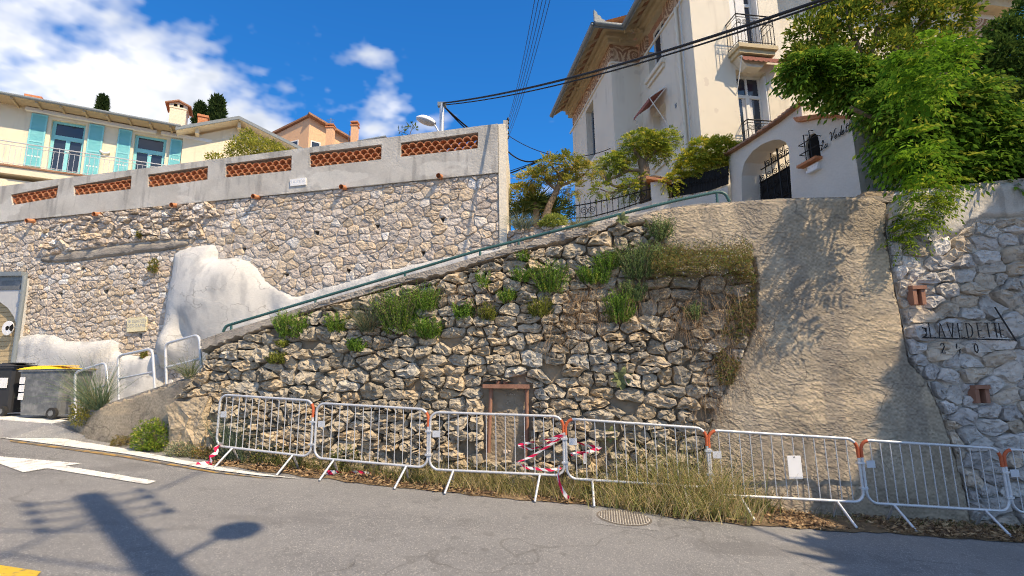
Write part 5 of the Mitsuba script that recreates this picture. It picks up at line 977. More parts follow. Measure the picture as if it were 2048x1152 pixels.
# ================================================================ street lamp, mast, pole, cables
SL = thing('street_lamp', 'white street lamp head on a thin arm behind the terrace parapet', 'street lamp'); yL = 11.5
a, b = at(838, 238, yL), at(866, 247, yL); ax = b - a; L_ = np.linalg.norm(ax); ax /= L_; sd = np.cross(ax, V([0, 0, 1.0])); sd /= np.linalg.norm(sd); un = np.cross(sd, ax)
un = un if un[2] > 0 else -un; th = np.linspace(0, 2 * np.pi, 20, endpoint=False); ts = np.linspace(0, 1, 10); prof = np.sin(np.pi * (.06 + .88 * ts)) ** .6
def shell(sgn, dep): return V([a + ax * (L_ + .12) * t - ax * .06 + sd * .17 * p * math.cos(q) + un * dep * p * (math.sin(q) if sgn * math.sin(q) > 0 else .08 * math.sin(q)) for t, p in zip(ts, prof) for q in th])
gf = [g for i in range(9) for j in range(20) for g in ([i * 20 + j, i * 20 + (j + 1) % 20, (i + 1) * 20 + (j + 1) % 20], [i * 20 + j, (i + 1) * 20 + (j + 1) % 20, (i + 1) * 20 + j])]
add('hood', tm(shell(1, .13), gf), 'm_whiteplastic', SL, True); add('lens', tm(shell(-1, .075), gf), 'm_reflect', SL, True)
add('arm', tube([b, at(872, 254, yL), at(876, 262, yL), at(877, 300, yL)], .022, 8), 'm_galv', SL, True)
MS = thing('cable_mast', 'thin galvanised mast carrying the cable bundle behind the parapet', 'mast'); yM = 11.0; mt = at(884, 208, yM); add('tube', tube([mt, V([mt[0], mt[1], 5.2])], .055, 10), 'm_galv', MS, True)
add('bracket', obox(mt + V([0, 0, -.02]), (.10, 0, 0), (0, .05, 0), (0, 0, .05)), 'm_zinc', MS)
UP_ = thing('concrete_pole', 'pale concrete pole with insulators behind the tall wall corner', 'pole'); yP = 17.0; pt = at(1011, 243, yP); add('shaft', obox((pt[0], yP, (pt[2] + 4) / 2), (.085, 0, 0), (0, .1, 0), (0, 0, (pt[2] - 4) / 2)), 'm_cement', UP_)
INS = [(1016, 240), (1016, 247), (1016, 256), (1016, 267), (1016, 276)]
for px, py in INS: q = at(px, py, yP); add('insulator', tube([q - V([.06, 0, 0]), q + V([.0, 0, 0]), q + V([0, 0, .09])], [.02, .05, .03], 8), 'm_iron', UP_)
def catenary(a, b, sag, n=24): t = np.linspace(0, 1, n)[:, None]; return a + (b - a) * t - V([0, 0, 1.0]) * sag * 4 * t * (1 - t)
def cable(label, a, b, sag, r, name='cable', grp='overhead cables'): tag(add(name, tube(catenary(a, b, sag), r, 6), 'm_cable', None, True), label, 'cable', None, 'thing')
p1 = at(1580, -4, 5.2); e1 = p1 + (p1 - mt) * .6
cable('thick black cable sagging from the mast across the house to the top edge', mt + V([0, 0, .02]), p1 + (p1 - mt) * .25, .26, .019)
cable('second black cable just under the thick one from the mast', mt - V([0, 0, .03]), p1 + (p1 - mt) * .25 - V([0, 0, .02]), .30, .012)
for i, (px, py) in enumerate(((960, 258), (952, 254), (946, 256))): cable(('upper', 'middle', 'lower')[i] + ' black strand dropping right from the mast to the parapet', mt, at(px, py, 11.6) - V([0, 0, .2]), .03, .016 if i else .010)
cable('thin cable from the concrete pole sagging to the shaded house wall', at(1015, 270, yP), BLW.p(*BLW.hit(1222, 297), .02), .55, .014)
cable('looped cable on the shaded house wall right of the wisteria', BL0.p(*BL0.hit(1330, 283), .03), BL0.p(*BL0.hit(1375, 268), .05), .12, .012)
jt = at(1082, 318, 16)
cable('upper dark cable from the pole foot to the junction over the small tree', at(1012, 299, yP), jt, .25, .028); cable('lower dark cable climbing from the wall corner to the junction', at(1010, 350, yP), jt - V([0, 0, .05]), .02, .024); cable('thin dark cable below the junction over the small tree', at(1010, 345, yP), jt - V([0, 0, .02]), .02, .014); cable('short dark cable from the junction into the small tree', jt, at(1130, 330, 16), .05, .018)
for i, (px, py) in enumerate(INS): cable(('first', 'second', 'third', 'fourth', 'fifth')[i] + ' thin wire from the left climbing from the insulators to the top edge', at(px, py, yP), at(1073 + 8 * i, -20, 9.0), .25, .007, 'wire')
# pole whose shadow lies on the street, behind the camera
def shadow_of(px, py, h): g = ground(px, py); return g + SUN * (h / SUN[2])
PB = shadow_of(178, 990, 11.4); SP = thing('utility_pole', 'concrete utility pole standing behind the viewer', 'pole'); base = V([PB[0], PB[1], gz(PB[0], PB[1]) - .2])
add('shaft', tube([base, PB], [.24, .15], 12), 'm_cement', SP, 40)
perp = V([.55, .75, 0]); perp = V([SUN[1], -SUN[0], 0]) / math.hypot(SUN[0], SUN[1])
for i, dz in enumerate((.15, .55, .95, 1.35)):
    c = PB - V([0, 0, dz]); add('crossarm', tube([c - perp * .52, c + perp * .56], .022, 6), 'm_zinc', SP)
    for s in (-.48, .52): q = c + perp * s; add('insulator', tube([q - V([0, 0, .02]), q + V([0, 0, .16])], .055, 8), 'm_iron', SP)
l0, l1, l2, l3 = shadow_of(392, 1166, 7.2), shadow_of(352, 1116, 7.5), shadow_of(432, 1076, 7.8), shadow_of(514, 1044, 7.95)
add('lamp_arm', tube(smoothpath([V([base[0], base[1], l0[2] - .2]), l0, l1, l2], 6), .03, 8), 'm_zinc', SP, True)
dl = l3 - l2; add('lamp_head', tube([l2, l2 + dl * .12, l2 + dl * .45, l2 + dl * .85, l3], [.05, .15, .21, .15, .02], 12), 'm_whiteplastic', SP, True)
for i, (q0, q1, h0, h1) in enumerate((((-160, 1180), (420, 935), 11.2, 11.0), ((1465, 1040), (1830, 1172), 9.0, 9.0), ((-80, 1096), (300, 1146), 9.5, 9.5), ((-40, 1060), (330, 1060), 10.5, 10.5))):
    a, b = shadow_of(*q0, h0), shadow_of(*q1, h1); tag(add('overhead_wire', tube([a, b], .022 if i != 1 else .035, 5), 'm_cable', None, True), ('wire from the utility pole crossing over the street', 'thick cable overhead whose shadow lies at the lower right', 'wire overhead left of the utility pole', 'thin wire overhead at the left')[i], 'cable', None, 'thing')

# ================================================================ plants on and below the walls
MPX = .0078
def wpt(px, py, d): return fpt(px, py, d)
def stems_plant(name, label, px, py, w, h, seed, ca, cb, cc=None, pc=.1, n=46, per=18, L=.046, W=.017, group=None, plc=wpt, sc=MPX, catg='plant', lean=.55):
    """Many short upright stems with small leaves, rooted in a joint of the wall."""
    rng = np.random.default_rng(seed); root = plc(px, py + h * .42, .02); w, h = w * sc, h * sc; k = thing(name, label, catg, group)
    a = rng.uniform(0, 2 * np.pi, n); r = np.sqrt(rng.uniform(0, 1, n)); b = np.c_[np.cos(a) * r * w * .42, -abs(np.sin(a)) * r * .16, rng.uniform(0, .35, n) * h + 0 * r] + root
    d = np.c_[np.cos(a) * r * lean, -rng.uniform(.05, .5, n), rng.uniform(.7, 1.1, n)]; d /= np.linalg.norm(d, axis=1, keepdims=True); ln = h * rng.uniform(.35, .72, n)
    st = [tube([root + V([0, .03, 0]) + (b[i] - root) * .3, b[i] + d[i] * ln[i] * .5, b[i] + d[i] * ln[i]], [.005, .004, .002], 3, False) for i in range(0, n, 3)]
    add('stems', cat(st), 'm_bark', k)
    t = np.tile(np.linspace(.12, 1, per), n); i = np.repeat(np.arange(n), per); p = b[i] + d[i] * (ln[i] * t)[:, None] + rng.normal(0, .006, (n * per, 3)); ph = rng.uniform(0, 6.28, n * per)
    ax = np.c_[np.cos(ph), np.sin(ph), rng.uniform(.2, 1.1, n * per)] * .8 + d[i] * .6; L, W = L * rng.uniform(.7, 1.15), W * rng.uniform(.65, 1.1); v, f = leaf_faces(p, ax, rnd(n * per, rng), L * rng.uniform(.7, 1.3, n * per) * (1.15 - .4 * t), W, .2)
    bc = tone(n, rng, ca, cb, cc, pc, 1)[i] * rng.uniform(.85, 1.15, (n * per, 1)); add_leaves('leaves', v, f, np.repeat(bc, 4, 0), k); return k
def grass_tuft(name, label, px, py, w, h, seed, ca, cb, cc=None, pc=.1, n=160, droop=.45, spread=.6, width=.008, group=None, plc=wpt, sc=MPX, m='m_leaf', catg='grass', d0=.05, up=1.0, out=.5):
    rng = np.random.default_rng(seed); root = plc(px, py + h * .45, d0); w, h = w * sc, h * sc; k = thing(name, label, catg, group) if label else None
    a = rng.uniform(-1, 1, n); roots = root + np.c_[a * w * .22, -rng.uniform(0, .12, n), rng.uniform(-.03, .06, n)]; dirs = np.c_[a * spread + rng.normal(0, .25, n), -abs(rng.normal(0, out, n)), up * rng.uniform(.6, 1.2, n)]
    v, f, pv = blades(roots, dirs, h * rng.uniform(.5, 1.15, n), width, droop * rng.uniform(.3, 1.5, n), rng); add_leaves('blades', v, f, tone(n, rng, ca, cb, cc, pc, pv), k, m); return k
GRN, GRN2, YEL, OLV, BLU = (.11, .21, .035), (.25, .40, .07), (.30, .33, .06), (.14, .16, .05), (.12, .17, .12)
SHR = [(586, 655, 66, 66, 'round bright green stonecrop under the coping at the left, hanging a bare root'), (676, 650, 40, 48, 'small green stonecrop between the round one and the grey grass'), (800, 632, 64, 108, 'largest upright green stonecrop left of the middle of the wall'), (853, 603, 52, 66, 'green stonecrop at the upper right of the largest one'), (861, 662, 48, 54, 'green stonecrop at the lower right of the largest one'),
       (1101, 562, 52, 78, 'green upright stonecrop standing alone in the upper middle of the wall'), (1043, 556, 34, 36, 'small green stonecrop left of the one standing alone'), (1216, 530, 44, 50, 'bright green stonecrop under the coping end'), (1188, 556, 60, 46, 'spreading green stonecrop left of the bright one under the coping end'), (1280, 532, 62, 86, 'tall grey green stonecrop left of the flowering ledge'), (1322, 525, 42, 76, 'narrow grey green stonecrop at the left end of the flowering ledge'),
       (1241, 622, 42, 76, 'dark green stonecrop hanging below the bare roots'), (1082, 622, 42, 50, 'yellowish green stonecrop in the middle of the wall'), (977, 630, 34, 40, 'yellowish stonecrop right of the dry brown tuft'), (929, 627, 32, 46, 'green stonecrop beside the dry brown tuft'), (1015, 596, 28, 36, 'tiny green stonecrop in a joint above the niche'), (1046, 518, 24, 26, 'tiny green sprig just below the coping'), (1318, 466, 44, 56, 'grey green stonecrop at the corner of the render patch'),
       (970, 566, 18, 40, 'thin green sprig near the coping'), (716, 694, 34, 34, 'low green sprig under the grey grass'), (562, 718, 54, 30, 'low olive sprig under the round stonecrop'), (1266, 590, 44, 50, 'pale stonecrop below the tall grey green one'), (568, 600 + 90, 26, 22, 'small olive tuft at the foot of the round stonecrop'), (1385, 545 + 85, 26, 40, 'small blue green sprig among the dry roots')]
for i, (px, py, w, h, lb) in enumerate(SHR):
    yl = i in (12, 13, 20, 22); gy = i in (9, 10, 17, 21, 23)
    stems_plant('wall_plant', lb, px, py, w, h, 100 + i, OLV if yl else (.14, .20, .07) if gy else GRN, YEL if yl else (.27, .35, .14) if gy else GRN2, YEL if not gy else (.3, .24, .12), .08, n=max(20, int(w * h / 24)), group=None)
grass_tuft('wall_grass', 'grey green grass tuft on the wall between two stonecrops', 738, 622, 60, 90, 7, BLU, (.22, .25, .13), (.36, .29, .17), .25, 240, .35, .5)
DRY1, DRY2, DRY3 = (.24, .15, .085), (.40, .29, .18), (.15, .10, .065)
def hanging(name, label, px, py, w, h, seed, n=150, ca=DRY1, cb=DRY2, cc=DRY3, wd=.005, catg='dry plant', side=1.0):
    rng = np.random.default_rng(seed); k = thing(name, label, catg); u = rng.uniform(-.5, .5, n); r = V([wpt(px + w * a, py - h * .5 + h * b, .06) for a, b in zip(u, rng.uniform(0, .7, n))])
    dirs = np.c_[u * side + rng.normal(0, .4, n), -rng.uniform(.1, .7, n), rng.uniform(-.9, .25, n)]; v, f, pv = blades(r, dirs, h * MPX * rng.uniform(.18, .62, n), wd, rng.uniform(.3, 1.2, (n, 1)), rng, 4); add_leaves('stalks', v, f, tone(n, rng, ca, cb, cc, .3, pv), k, 'm_dry'); return k
for i, (px, py, w, h, n, lb) in enumerate([(930, 592, 110, 60, 230, 'dry brown tuft hanging from the wall left of the middle'), (1195, 615, 120, 90, 300, 'pale bare roots hanging in a fan below the spreading stonecrop'), (1135, 660, 80, 90, 160, 'thin bare roots trailing down the middle of the wall'), (1290, 590, 90, 70, 190, 'pale dry roots under the tall grey green stonecrop'), (1376, 640, 60, 130, 230, 'long straw coloured tuft hanging under the flowering ledge'), (1450, 600, 110, 120, 200, 'reddish brown dry stalks under the right of the ledge'), (1480, 665, 70, 110, 150, 'brown dry stalks along the edge of the render patch'), (1445, 745, 70, 110, 130, 'dry yellow brown tuft hanging low beside the render patch'), (1412, 812, 54, 80, 110, 'lowest dry tuft at the edge of the render patch'), (745, 665, 70, 50, 120, 'dry straw tuft under the grey grass')]):
    hanging('dry_plant', lb, px, py, w, h, 200 + i, n)
def ledge_plant():
    rng = np.random.default_rng(77); k = thing('flowering_plant', 'wide brown cushion of flowering plant with tiny white flowers over the dark ledge', 'plant'); n = 7500
    px, py = rng.uniform(1308, 1508, n), 0; u = (px - 1308) / 200; py = 500 + rng.normal(0, 1, n) * 13 + 20 * u * 0 + rng.uniform(0, 46, n) * (1 - .35 * u); dd = .06 + .36 * rng.uniform(0, 1, n) ** .7 * np.exp(-((py - 525) / 32) ** 2)
    p = V([wpt(a, b, c) for a, b, c in zip(px, py, dd)]); v, f = leaf_faces(p, rnd(n, rng) + V([0, -.5, .2]), rnd(n, rng), .032 * rng.uniform(.6, 1.5, n), .011, .2); add_leaves('leaves', v, f, tone(n, rng, (.20, .15, .06), (.36, .27, .10), (.22, .27, .08), .40), k)
    m = 130; p = V([wpt(a, b, .29) for a, b in zip(rng.uniform(1312, 1500, m), rng.uniform(496, 560, m))]); v, f = leaf_faces(p, rnd(m, rng) + V([0, -.6, 0]), rnd(m, rng), .020, .020, .1); labels[add_leaves('flowers', v, f, np.tile([[.8, .8, .76]], (4 * m, 1)), k)] = {'label': 'tiny white flowers'}
    m = 4200; pxs = np.r_[rng.uniform(1455, 1512, m)]; pys = rng.uniform(535, 770, m); pxs -= np.maximum(0, pys - 640) * .35; p = V([wpt(a, b, .04 + .14 * c) for a, b, c in zip(pxs, pys, rng.uniform(0, 1, m))]); p = p[meshkit.fbm(p * V([5.0, 5, 3.4]), 2, 4) + .1 * (rng.uniform(0, 1, m) - .5) > .47]; m = len(p)
    v, f = leaf_faces(p, rnd(m, rng) + V([0, -.3, -.3]), rnd(m, rng), .046 * rng.uniform(.5, 1.4, m), .016, .2); add_leaves('trailing_leaves', v, f, tone(m, rng, (.13, .095, .04), (.30, .21, .09), (.16, .22, .06), .38), k)
ledge_plant()
def rosette(px, py, lb, s, seed, plc=wpt):
    rng = np.random.default_rng(seed); k = thing('rosette_plant', lb, 'plant'); c = plc(px, py, .04)
    for i in range(13):
        a = i * 2.4; u = V([math.cos(a), 0, math.sin(a)]); o = V([0, -1.0, 0]); L = s * (.55 + .45 * (i % 3) / 2); t = np.linspace(0, 1, 5); mid = c + np.outer(t * L, u) + np.outer(np.sin(t * 2.2) * L * (.30 + .25 * (i % 2)), o); w = np.sin(np.pi * (t * .86 + .10)) * L * .24; sd = np.cross(u, o)
        v = np.vstack([mid - np.outer(w, sd), mid - o * .008, mid + np.outer(w, sd)]); f = [g for j in range(4) for q in (0, 5) for g in ([q + j, q + j + 1, q + j + 6], [q + j, q + j + 6, q + j + 5])]
        add('leaf', tm(v, f), 'm_leaf', k, False, color=np.tile(V([[.27, .31, .15]]) * rng.uniform(.8, 1.15), (15, 1)))
rosette(1241, 757, 'pale green mullein rosette in the wall above the fourth barrier', .19, 1); rosette(1219, 868, 'small mullein rosette behind the bars of the fourth barrier', .13, 2); rosette(1243, 440, 'pale green rosette on the wall top beside the handrail', .13, 3)
# plants at the foot of the walls
def gplc(yo):
    def f(px, py, d):
        p = FR.p(FR.hit(px, py)[0], 0.0, yo); p[2] = gz(p[0], p[1]) + .01; return p
    return f
def foot(px, yo): x = FR.hit(px, 930, yo)[0]; p = FR.p(x, 0.0, yo); p[2] = gz(p[0], p[1]) + .012; return p
def ground_grass(name, label, items, seed, ca, cb, cc, pc, width=.008, group=None, catg='grass', droop=.40):
    rng = np.random.default_rng(seed); R_, D_, L_ = [], [], []
    for px, yo, n, L, spx in items:
        for _ in range(n): R_.append(foot(px + rng.normal(0, spx), max(.03, yo + rng.normal(0, .07)))); L_.append(L * rng.uniform(.45, 1.15))
    n = len(R_); a = rng.uniform(0, 6.28, n); kind_ = None; D_ = np.c_[np.cos(a) * .45, np.sin(a) * .35 - .15, rng.uniform(.65, 1.4, n)]; v, f, pv = blades(V(R_), D_, V(L_), width, droop * rng.uniform(.2, 1.5, (n, 1)), rng, 4); 
    if len(items) in (2, 3, 4, 6) and catg == 'grass': tag(add_leaves(name, v, f, tone(n, rng, ca, cb, cc, pc, pv)), label, None, None, 'stuff')
    else: k = thing(name, label, catg, group); add_leaves('blades', v, f, tone(n, rng, ca, cb, cc, pc, pv), k)
GA1, GA2, GA3 = (.20, .25, .07), (.52, .48, .20), (.62, .50, .29)
ground_grass('grass_clump', 'big yellow green grass clump swallowing the foot of the fourth barrier', [(1300, .38, 480, .95, 55), (1370, .46, 560, 1.15, 45), (1445, .42, 380, 1.0, 38), (1225, .36, 260, .70, 38), (1390, .82, 380, .66, 55), (1310, .74, 260, .55, 45), (1460, .80, 180, .55, 30), (1250, .66, 200, .45, 35)], 1, GA1, GA2, GA3, .45, .011)
ground_grass('grass_clump', 'low green grass at the foot of the wall below the second barrier', [(640, .25, 260, .36, 45), (760, .25, 300, .36, 50), (560, .2, 220, .36, 40), (830, .4, 200, .34, 30)], 2, (.09, .13, .03), (.24, .25, .09), GA3, .25)
ground_grass('grass_clump', 'dry mixed grass below the third barrier', [(880, .3, 340, .46, 30), (960, .3, 420, .46, 40), (1050, .3, 420, .48, 40), (1120, .3, 300, .48, 30), (990, .55, 420, .36, 70), (1150, .5, 240, .4, 40)], 3, (.13, .15, .05), GA2, GA3, .35)
ground_grass('grass_clump', 'green grass tuft beside the post between fifth and fourth barrier', [(1480, .28, 200, .52, 22), (1520, .25, 130, .42, 20)], 4, (.10, .15, .04), (.28, .31, .10), GA3, .2, .010)
ground_grass('grass_clump', 'low weeds in shade under the fifth and sixth barriers', [(1650, .22, 80, .16, 60), (1850, .25, 120, .14, 80), (1990, .3, 120, .16, 60)], 5, (.08, .11, .03), (.20, .20, .08), GA3, .4)
ground_grass('lavender_tuft', 'tall blue green grassy tuft behind the first barrier', [(468, .16, 330, .95, 14)], 6, (.12, .18, .13), (.22, .27, .20), (.10, .15, .08), .2, .007, None, 'plant', .22)
ground_grass('grass_clump', 'thin dry grass at the foot of the big corner stone', [(380, .12, 140, .20, 26), (430, .2, 80, .2, 15)], 8, (.16, .19, .06), (.34, .33, .16), GA3, .3)
def foot_bush(name, label, px, yo, w, h, n, seed, cols, L=.05, W=.022, lift=0.0):
    k = thing(name, label, 'bush'); c = foot(px, yo) + V([0, 0, h * .5 + lift]); crown('leaves', [(c, V([w, w * .6, h * .55])), (c + V([w * .5, 0, -h * .15]), V([w * .6, w * .5, h * .4])), (c - V([w * .5, 0, h * .2]), V([w * .5, w * .4, h * .35]))], n, L, W, cols, seed, k, .4, .35)
    rng = np.random.default_rng(seed); add('stems', cat([tube([foot(px, yo), c + rnd(1, rng)[0] * w * .6], [.008, .003], 4, False) for _ in range(9)]), 'm_bark', k)
foot_bush('weed_bush', 'bright green leafy weed bush at the foot of the low wall', 300, .14, .27, .50, 1500, 1, ((.10, .17, .025), (.26, .36, .05), (.42, .42, .08), .12))
foot_bush('weed_bush', 'grey leaved low weed right of the bright green bush', 362, .20, .24, .22, 700, 2, ((.20, .24, .13), (.36, .38, .24), (.42, .33, .18), .15), .035, .018)
foot_bush('weed_bush', 'dry brown weed at the corner under the first barrier post', 405, .22, .16, .20, 350, 3, ((.26, .17, .06), (.42, .30, .12), (.20, .22, .07), .2), .04, .016)
foot_bush('weed_bush', 'small dark weed left of the bright green bush', 240, .10, .16, .16, 260, 4, ((.16, .15, .05), (.30, .22, .08), None, .1), .04, .018)
foot_bush('weed_bush', 'dark green weed at the wall foot behind the second barrier', 690, .12, .26, .34, 500, 5, ((.07, .10, .03), (.18, .21, .06), GA3, .1), .045, .02)
foot_bush('weed_bush', 'dark green weed at the wall foot behind the first barrier', 545, .12, .34, .28, 700, 6, ((.07, .10, .03), (.20, .22, .07), GA3, .1), .045, .018)
for i, (px, yo, lb) in enumerate(((150, .55, 'tiny green weed on the footway, right one of two'), (118, .55, 'tiny green weed on the footway, left one of two'))):
    pass
def ramp_plant(): 
    def plc(px, py, d): p = rail3([(px, py)], -.05)[0]; p[2] = zlow(p[0]) - .02; return p
    grass_tuft('ramp_grass', 'blue green grass tuft standing behind the first hoop rail', 196, 770, 60, 120, 12, (.12, .19, .11), (.24, .31, .18), (.4, .36, .18), .12, 300, .3, .5, .010, plc=plc, sc=.0098)
    grass_tuft('ramp_grass', 'thin green grass tuft at the foot of the third hoop rail', 382, 722, 40, 70, 13, (.15, .20, .10), (.28, .32, .18), (.4, .36, .18), .2, 120, .35, .6, .008, plc=plc, sc=.0088)
    k = thing('yellow_weed', 'yellowish bushy weed on the low wall below the blue green grass', 'plant'); c = plc(180, 828, 0) + V([0, -.10, .05]); crown('leaves', [(c, V([.26, .14, .18])), (c - V([.12, 0, .16]), V([.16, .12, .14]))], 700, .05, .02, ((.30, .28, .05), (.50, .42, .10), (.22, .26, .06), .2), 9, k)
ramp_plant()
def tall_sprig(px, py, lb, seed, s): 
    k = thing('wall_sprig', lb, 'plant'); c = TALL.p(*TALL.hit(px, py, .1), .1); crown('leaves', [(c, V([s * .6, s * .5, s])), (c - V([0, 0, s * .7]), V([s * .6, s * .5, s * .5]))], 260, .06, .02, ((.13, .17, .04), (.30, .29, .08), (.32, .20, .08), .25), seed, k)
tall_sprig(307, 530, 'green and brown sprig growing from the tall stone wall left of the white render', 1, .14); tall_sprig(288, 708, 'small green sprig above the middle hoop rail', 2, .08); tall_sprig(279, 468, 'tiny sprig among the proud stones of the tall wall', 3, .06)
# fallen leaves on the verge
def litter():
    rng = np.random.default_rng(15); n = 9000; x = rng.uniform(-4.6, 8.8, n); x = x[meshkit.fbm(np.stack([x * 1.7, x * 0, x * 0], -1), 3, 6) + .3 * rng.uniform(-.5, .5, n) > .46]; n = len(x); e = np.interp(x, vx, edge); y = e + .02 + (yw(x) - e) * rng.uniform(0, 1, n) ** 1.4 + rng.normal(0, .03, n); p = np.c_[x, y, gz(x, y) + .014 + rng.uniform(0, .03, n)]
    a = rng.uniform(0, 6.28, n); v, f = leaf_faces(p, np.c_[np.cos(a), np.sin(a), rng.uniform(-.1, .5, n)], rnd(n, rng) + V([0, 0, .0]), .065 * rng.uniform(.5, 1.5, n), .028, .25); k = add_leaves('fallen_leaves', v, f, tone(n, rng, (.25, .155, .085), (.47, .34, .20), (.15, .10, .065), .35), None, 'm_dry'); tag(k, 'brown fallen leaves on the verge below the barriers', None, None, 'stuff')
litter()
# ================================================================ trees and big shrubs
def branchy(k, pts, r0, r1, n=8): add('trunk' if _count.get(k + '__trunk', 0) == 0 else 'limb', tube(smoothpath(pts, 4) if len(pts) > 2 else pts, np.linspace(r0, r1, len(smoothpath(pts, 4)) if len(pts) > 2 else 2), n), 'm_bark', k, True)
LT = ((.12, .17, .03), (.34, .38, .06), (.50, .42, .10), .16)
T1 = thing('small_tree', 'small pruned tree with leaning trunk in front of the iron fence', 'tree'); y = 10.6
A = lambda px, py, dy=0.0: at(px, py, y + dy)
branchy(T1, [A(1088, 445), A(1098, 412), A(1118, 372), A(1122, 345)], .085, .05)
for q in ([A(1118, 372), A(1140, 365), A(1165, 352), A(1178, 340)], [A(1112, 380), A(1090, 360), A(1070, 350)], [A(1120, 350), A(1105, 335), A(1095, 318)], [A(1120, 352), A(1138, 335), A(1150, 340)]): branchy(T1, q, .035, .015, 6)
sprays('crown', [(A(1105, 335), V([.30, .28, .22])), (A(1130, 325), V([.28, .25, .16])), (A(1075, 355), V([.26, .25, .18])), (A(1058, 362), V([.22, .2, .14])), (A(1140, 372), V([.22, .2, .16])), (A(1168, 340), V([.22, .2, .10])), (A(1150, 332), V([.2, .2, .1])), (A(1190, 337), V([.14, .14, .08]))], 640, ((.15, .19, .035), (.40, .40, .08), (.54, .42, .10), .25), 3, T1, 9, .065, .030, .20, .5)
YU = thing('yucca', 'dark green yucca with stiff spiky leaves left of the small tree', 'plant'); rng = np.random.default_rng(4); c = at(1072, 405, 10.9)
R_, D_ = [], []
for cc in (c, c + V([.35, .1, -.15]), c + V([-.28, .05, -.2])):
    d = rnd(150, rng); d[:, 2] = abs(d[:, 2]) * .9 - .15; R_.append(np.tile(cc, (150, 1))); D_.append(d)
v, f, pv = blades(np.vstack(R_), np.vstack(D_), rng.uniform(.35, .62, 450), .035, .12 * np.ones((450, 1)), rng, 3); add_leaves('leaves', v, f, tone(450, rng, (.05, .09, .03), (.15, .21, .06), (.3, .3, .1), .05, pv), YU); add('stem', tube([c - V([0, 0, .6]), c], .07, 8), 'm_bark', YU)
k = thing('garden_shrub', 'yellow leaved shrub behind the yucca', 'bush'); c = at(1040, 392, 11.3); crown('leaves', [(c, V([.34, .3, .34])), (c + V([.35, .2, -.1]), V([.3, .3, .25]))], 1500, .07, .03, ((.22, .24, .04), (.48, .44, .08), (.5, .36, .06), .1), 5, k)
k = thing('dark_hedge', 'dark low hedge behind the yucca', 'hedge'); crown('leaves', [(at(1062, 428, 11.6), V([.6, .4, .4])), (at(1110, 420, 12.2), V([.55, .4, .35]))], 2600, .08, .035, ((.035, .055, .02), (.09, .11, .035), None, .1), 6, k)
def gpt(px, py, d): return GD.p(*GD.hit(px, py, .0), 0.0)
grass_tuft('garden_grass', 'blue green lavender tuft on the garden wall by the tall wall corner', 1045, 438, 60, 46, 21, (.16, .21, .15), (.30, .34, .24), (.4, .36, .3), .1, 260, .35, .9, .010, plc=gpt, sc=.0100, catg='plant')
k = thing('succulent', 'round pale green succulent shrub on the garden wall', 'plant'); c = gpt(1110, 440, 0) + V([0, .1, .0]); crown('leaves', [(c, V([.26, .2, .13])), (c + V([-.12, 0, -.05]), V([.2, .16, .1]))], 900, .06, .04, ((.24, .30, .06), (.42, .46, .12), None, .1), 7, k)
grass_tuft('garden_grass', 'low grey grass on the garden wall right of the succulent', 1160, 442, 70, 30, 22, (.18, .22, .13), (.32, .35, .20), (.4, .36, .2), .2, 200, .5, 1.2, .010, plc=gpt, sc=.0100, catg='plant')
WT = thing('pruned_wisteria', 'gnarled pruned wisteria with crooked limbs in front of the shaded house wall', 'tree'); y = 12.55
TW_ = [([A(1290, 408, 0), A(1291, 380), A(1288, 350), A(1282, 320)], .15, .10), ([A(1300, 405), A(1284, 372), A(1296, 345), A(1290, 318)], .09, .06), ([A(1286, 342), A(1255, 340), A(1238, 352), A(1215, 360)], .06, .03), ([A(1284, 350), A(1262, 372), A(1240, 376), A(1222, 370), A(1205, 352)], .05, .025), ([A(1240, 376), A(1225, 388), A(1200, 378)], .035, .015), ([A(1288, 322), A(1310, 300), A(1322, 292)], .07, .03), ([A(1282, 322), A(1268, 300), A(1262, 285)], .06, .03), ([A(1215, 360), A(1205, 340), A(1212, 325)], .03, .015), ([A(1290, 360), A(1310, 352), A(1325, 356)], .05, .03), ([A(1325, 292), A(1334, 272), A(1342, 258)], .03, .012)]
for q in TW_: branchy(WT, *q)
sprays('crown', [(A(1280, 285), V([.42, .38, .26])), (A(1262, 300), V([.30, .3, .22])), (A(1308, 288), V([.36, .34, .22])), (A(1332, 282), V([.26, .25, .22])), (A(1318, 305), V([.25, .25, .15])), (A(1225, 330), V([.34, .3, .24])), (A(1240, 318), V([.22, .25, .16])), (A(1205, 378), V([.24, .2, .12])), (A(1262, 378), V([.28, .25, .18])), (A(1275, 360), V([.2, .2, .12])), (A(1198, 335), V([.16, .16, .10])), (A(1340, 265), V([.10, .1, .10]))], 1050, ((.14, .21, .03), (.40, .46, .06), (.56, .50, .08), .2), 8, WT, 9, .07, .032, .22, .7); crown('inner_leaves', [(A(1280, 288), V([.36, .33, .2])), (A(1310, 290), V([.32, .3, .18])), (A(1225, 330), V([.28, .25, .2])), (A(1262, 378), V([.24, .2, .15]))], 1500, .08, .04, ((.12, .18, .03), (.34, .40, .06), None, .1), 28, WT, .3, .4)
k = thing('fence_creeper', 'yellow green creeper heaped over the black panel fence', 'creeper'); y = 12.1
sprays('leaves', [(A(1385, 322), V([.34, .3, .28])), (A(1410, 300), V([.38, .35, .26])), (A(1440, 302), V([.34, .35, .26])), (A(1455, 310), V([.24, .3, .24])), (A(1378, 340), V([.26, .25, .18])), (A(1425, 330), V([.34, .3, .16])), (A(1352, 358), V([.24, .2, .12])), (A(1338, 368), V([.16, .2, .14]))], 1500, ((.16, .24, .03), (.46, .48, .05), (.60, .52, .06), .25), 9, k, 9, .07, .032, .22, .7)
add('stem', tube([A(1340, 396), A(1350, 360), A(1400, 345), A(1450, 325)], .03, 6), 'm_bark', k, True)
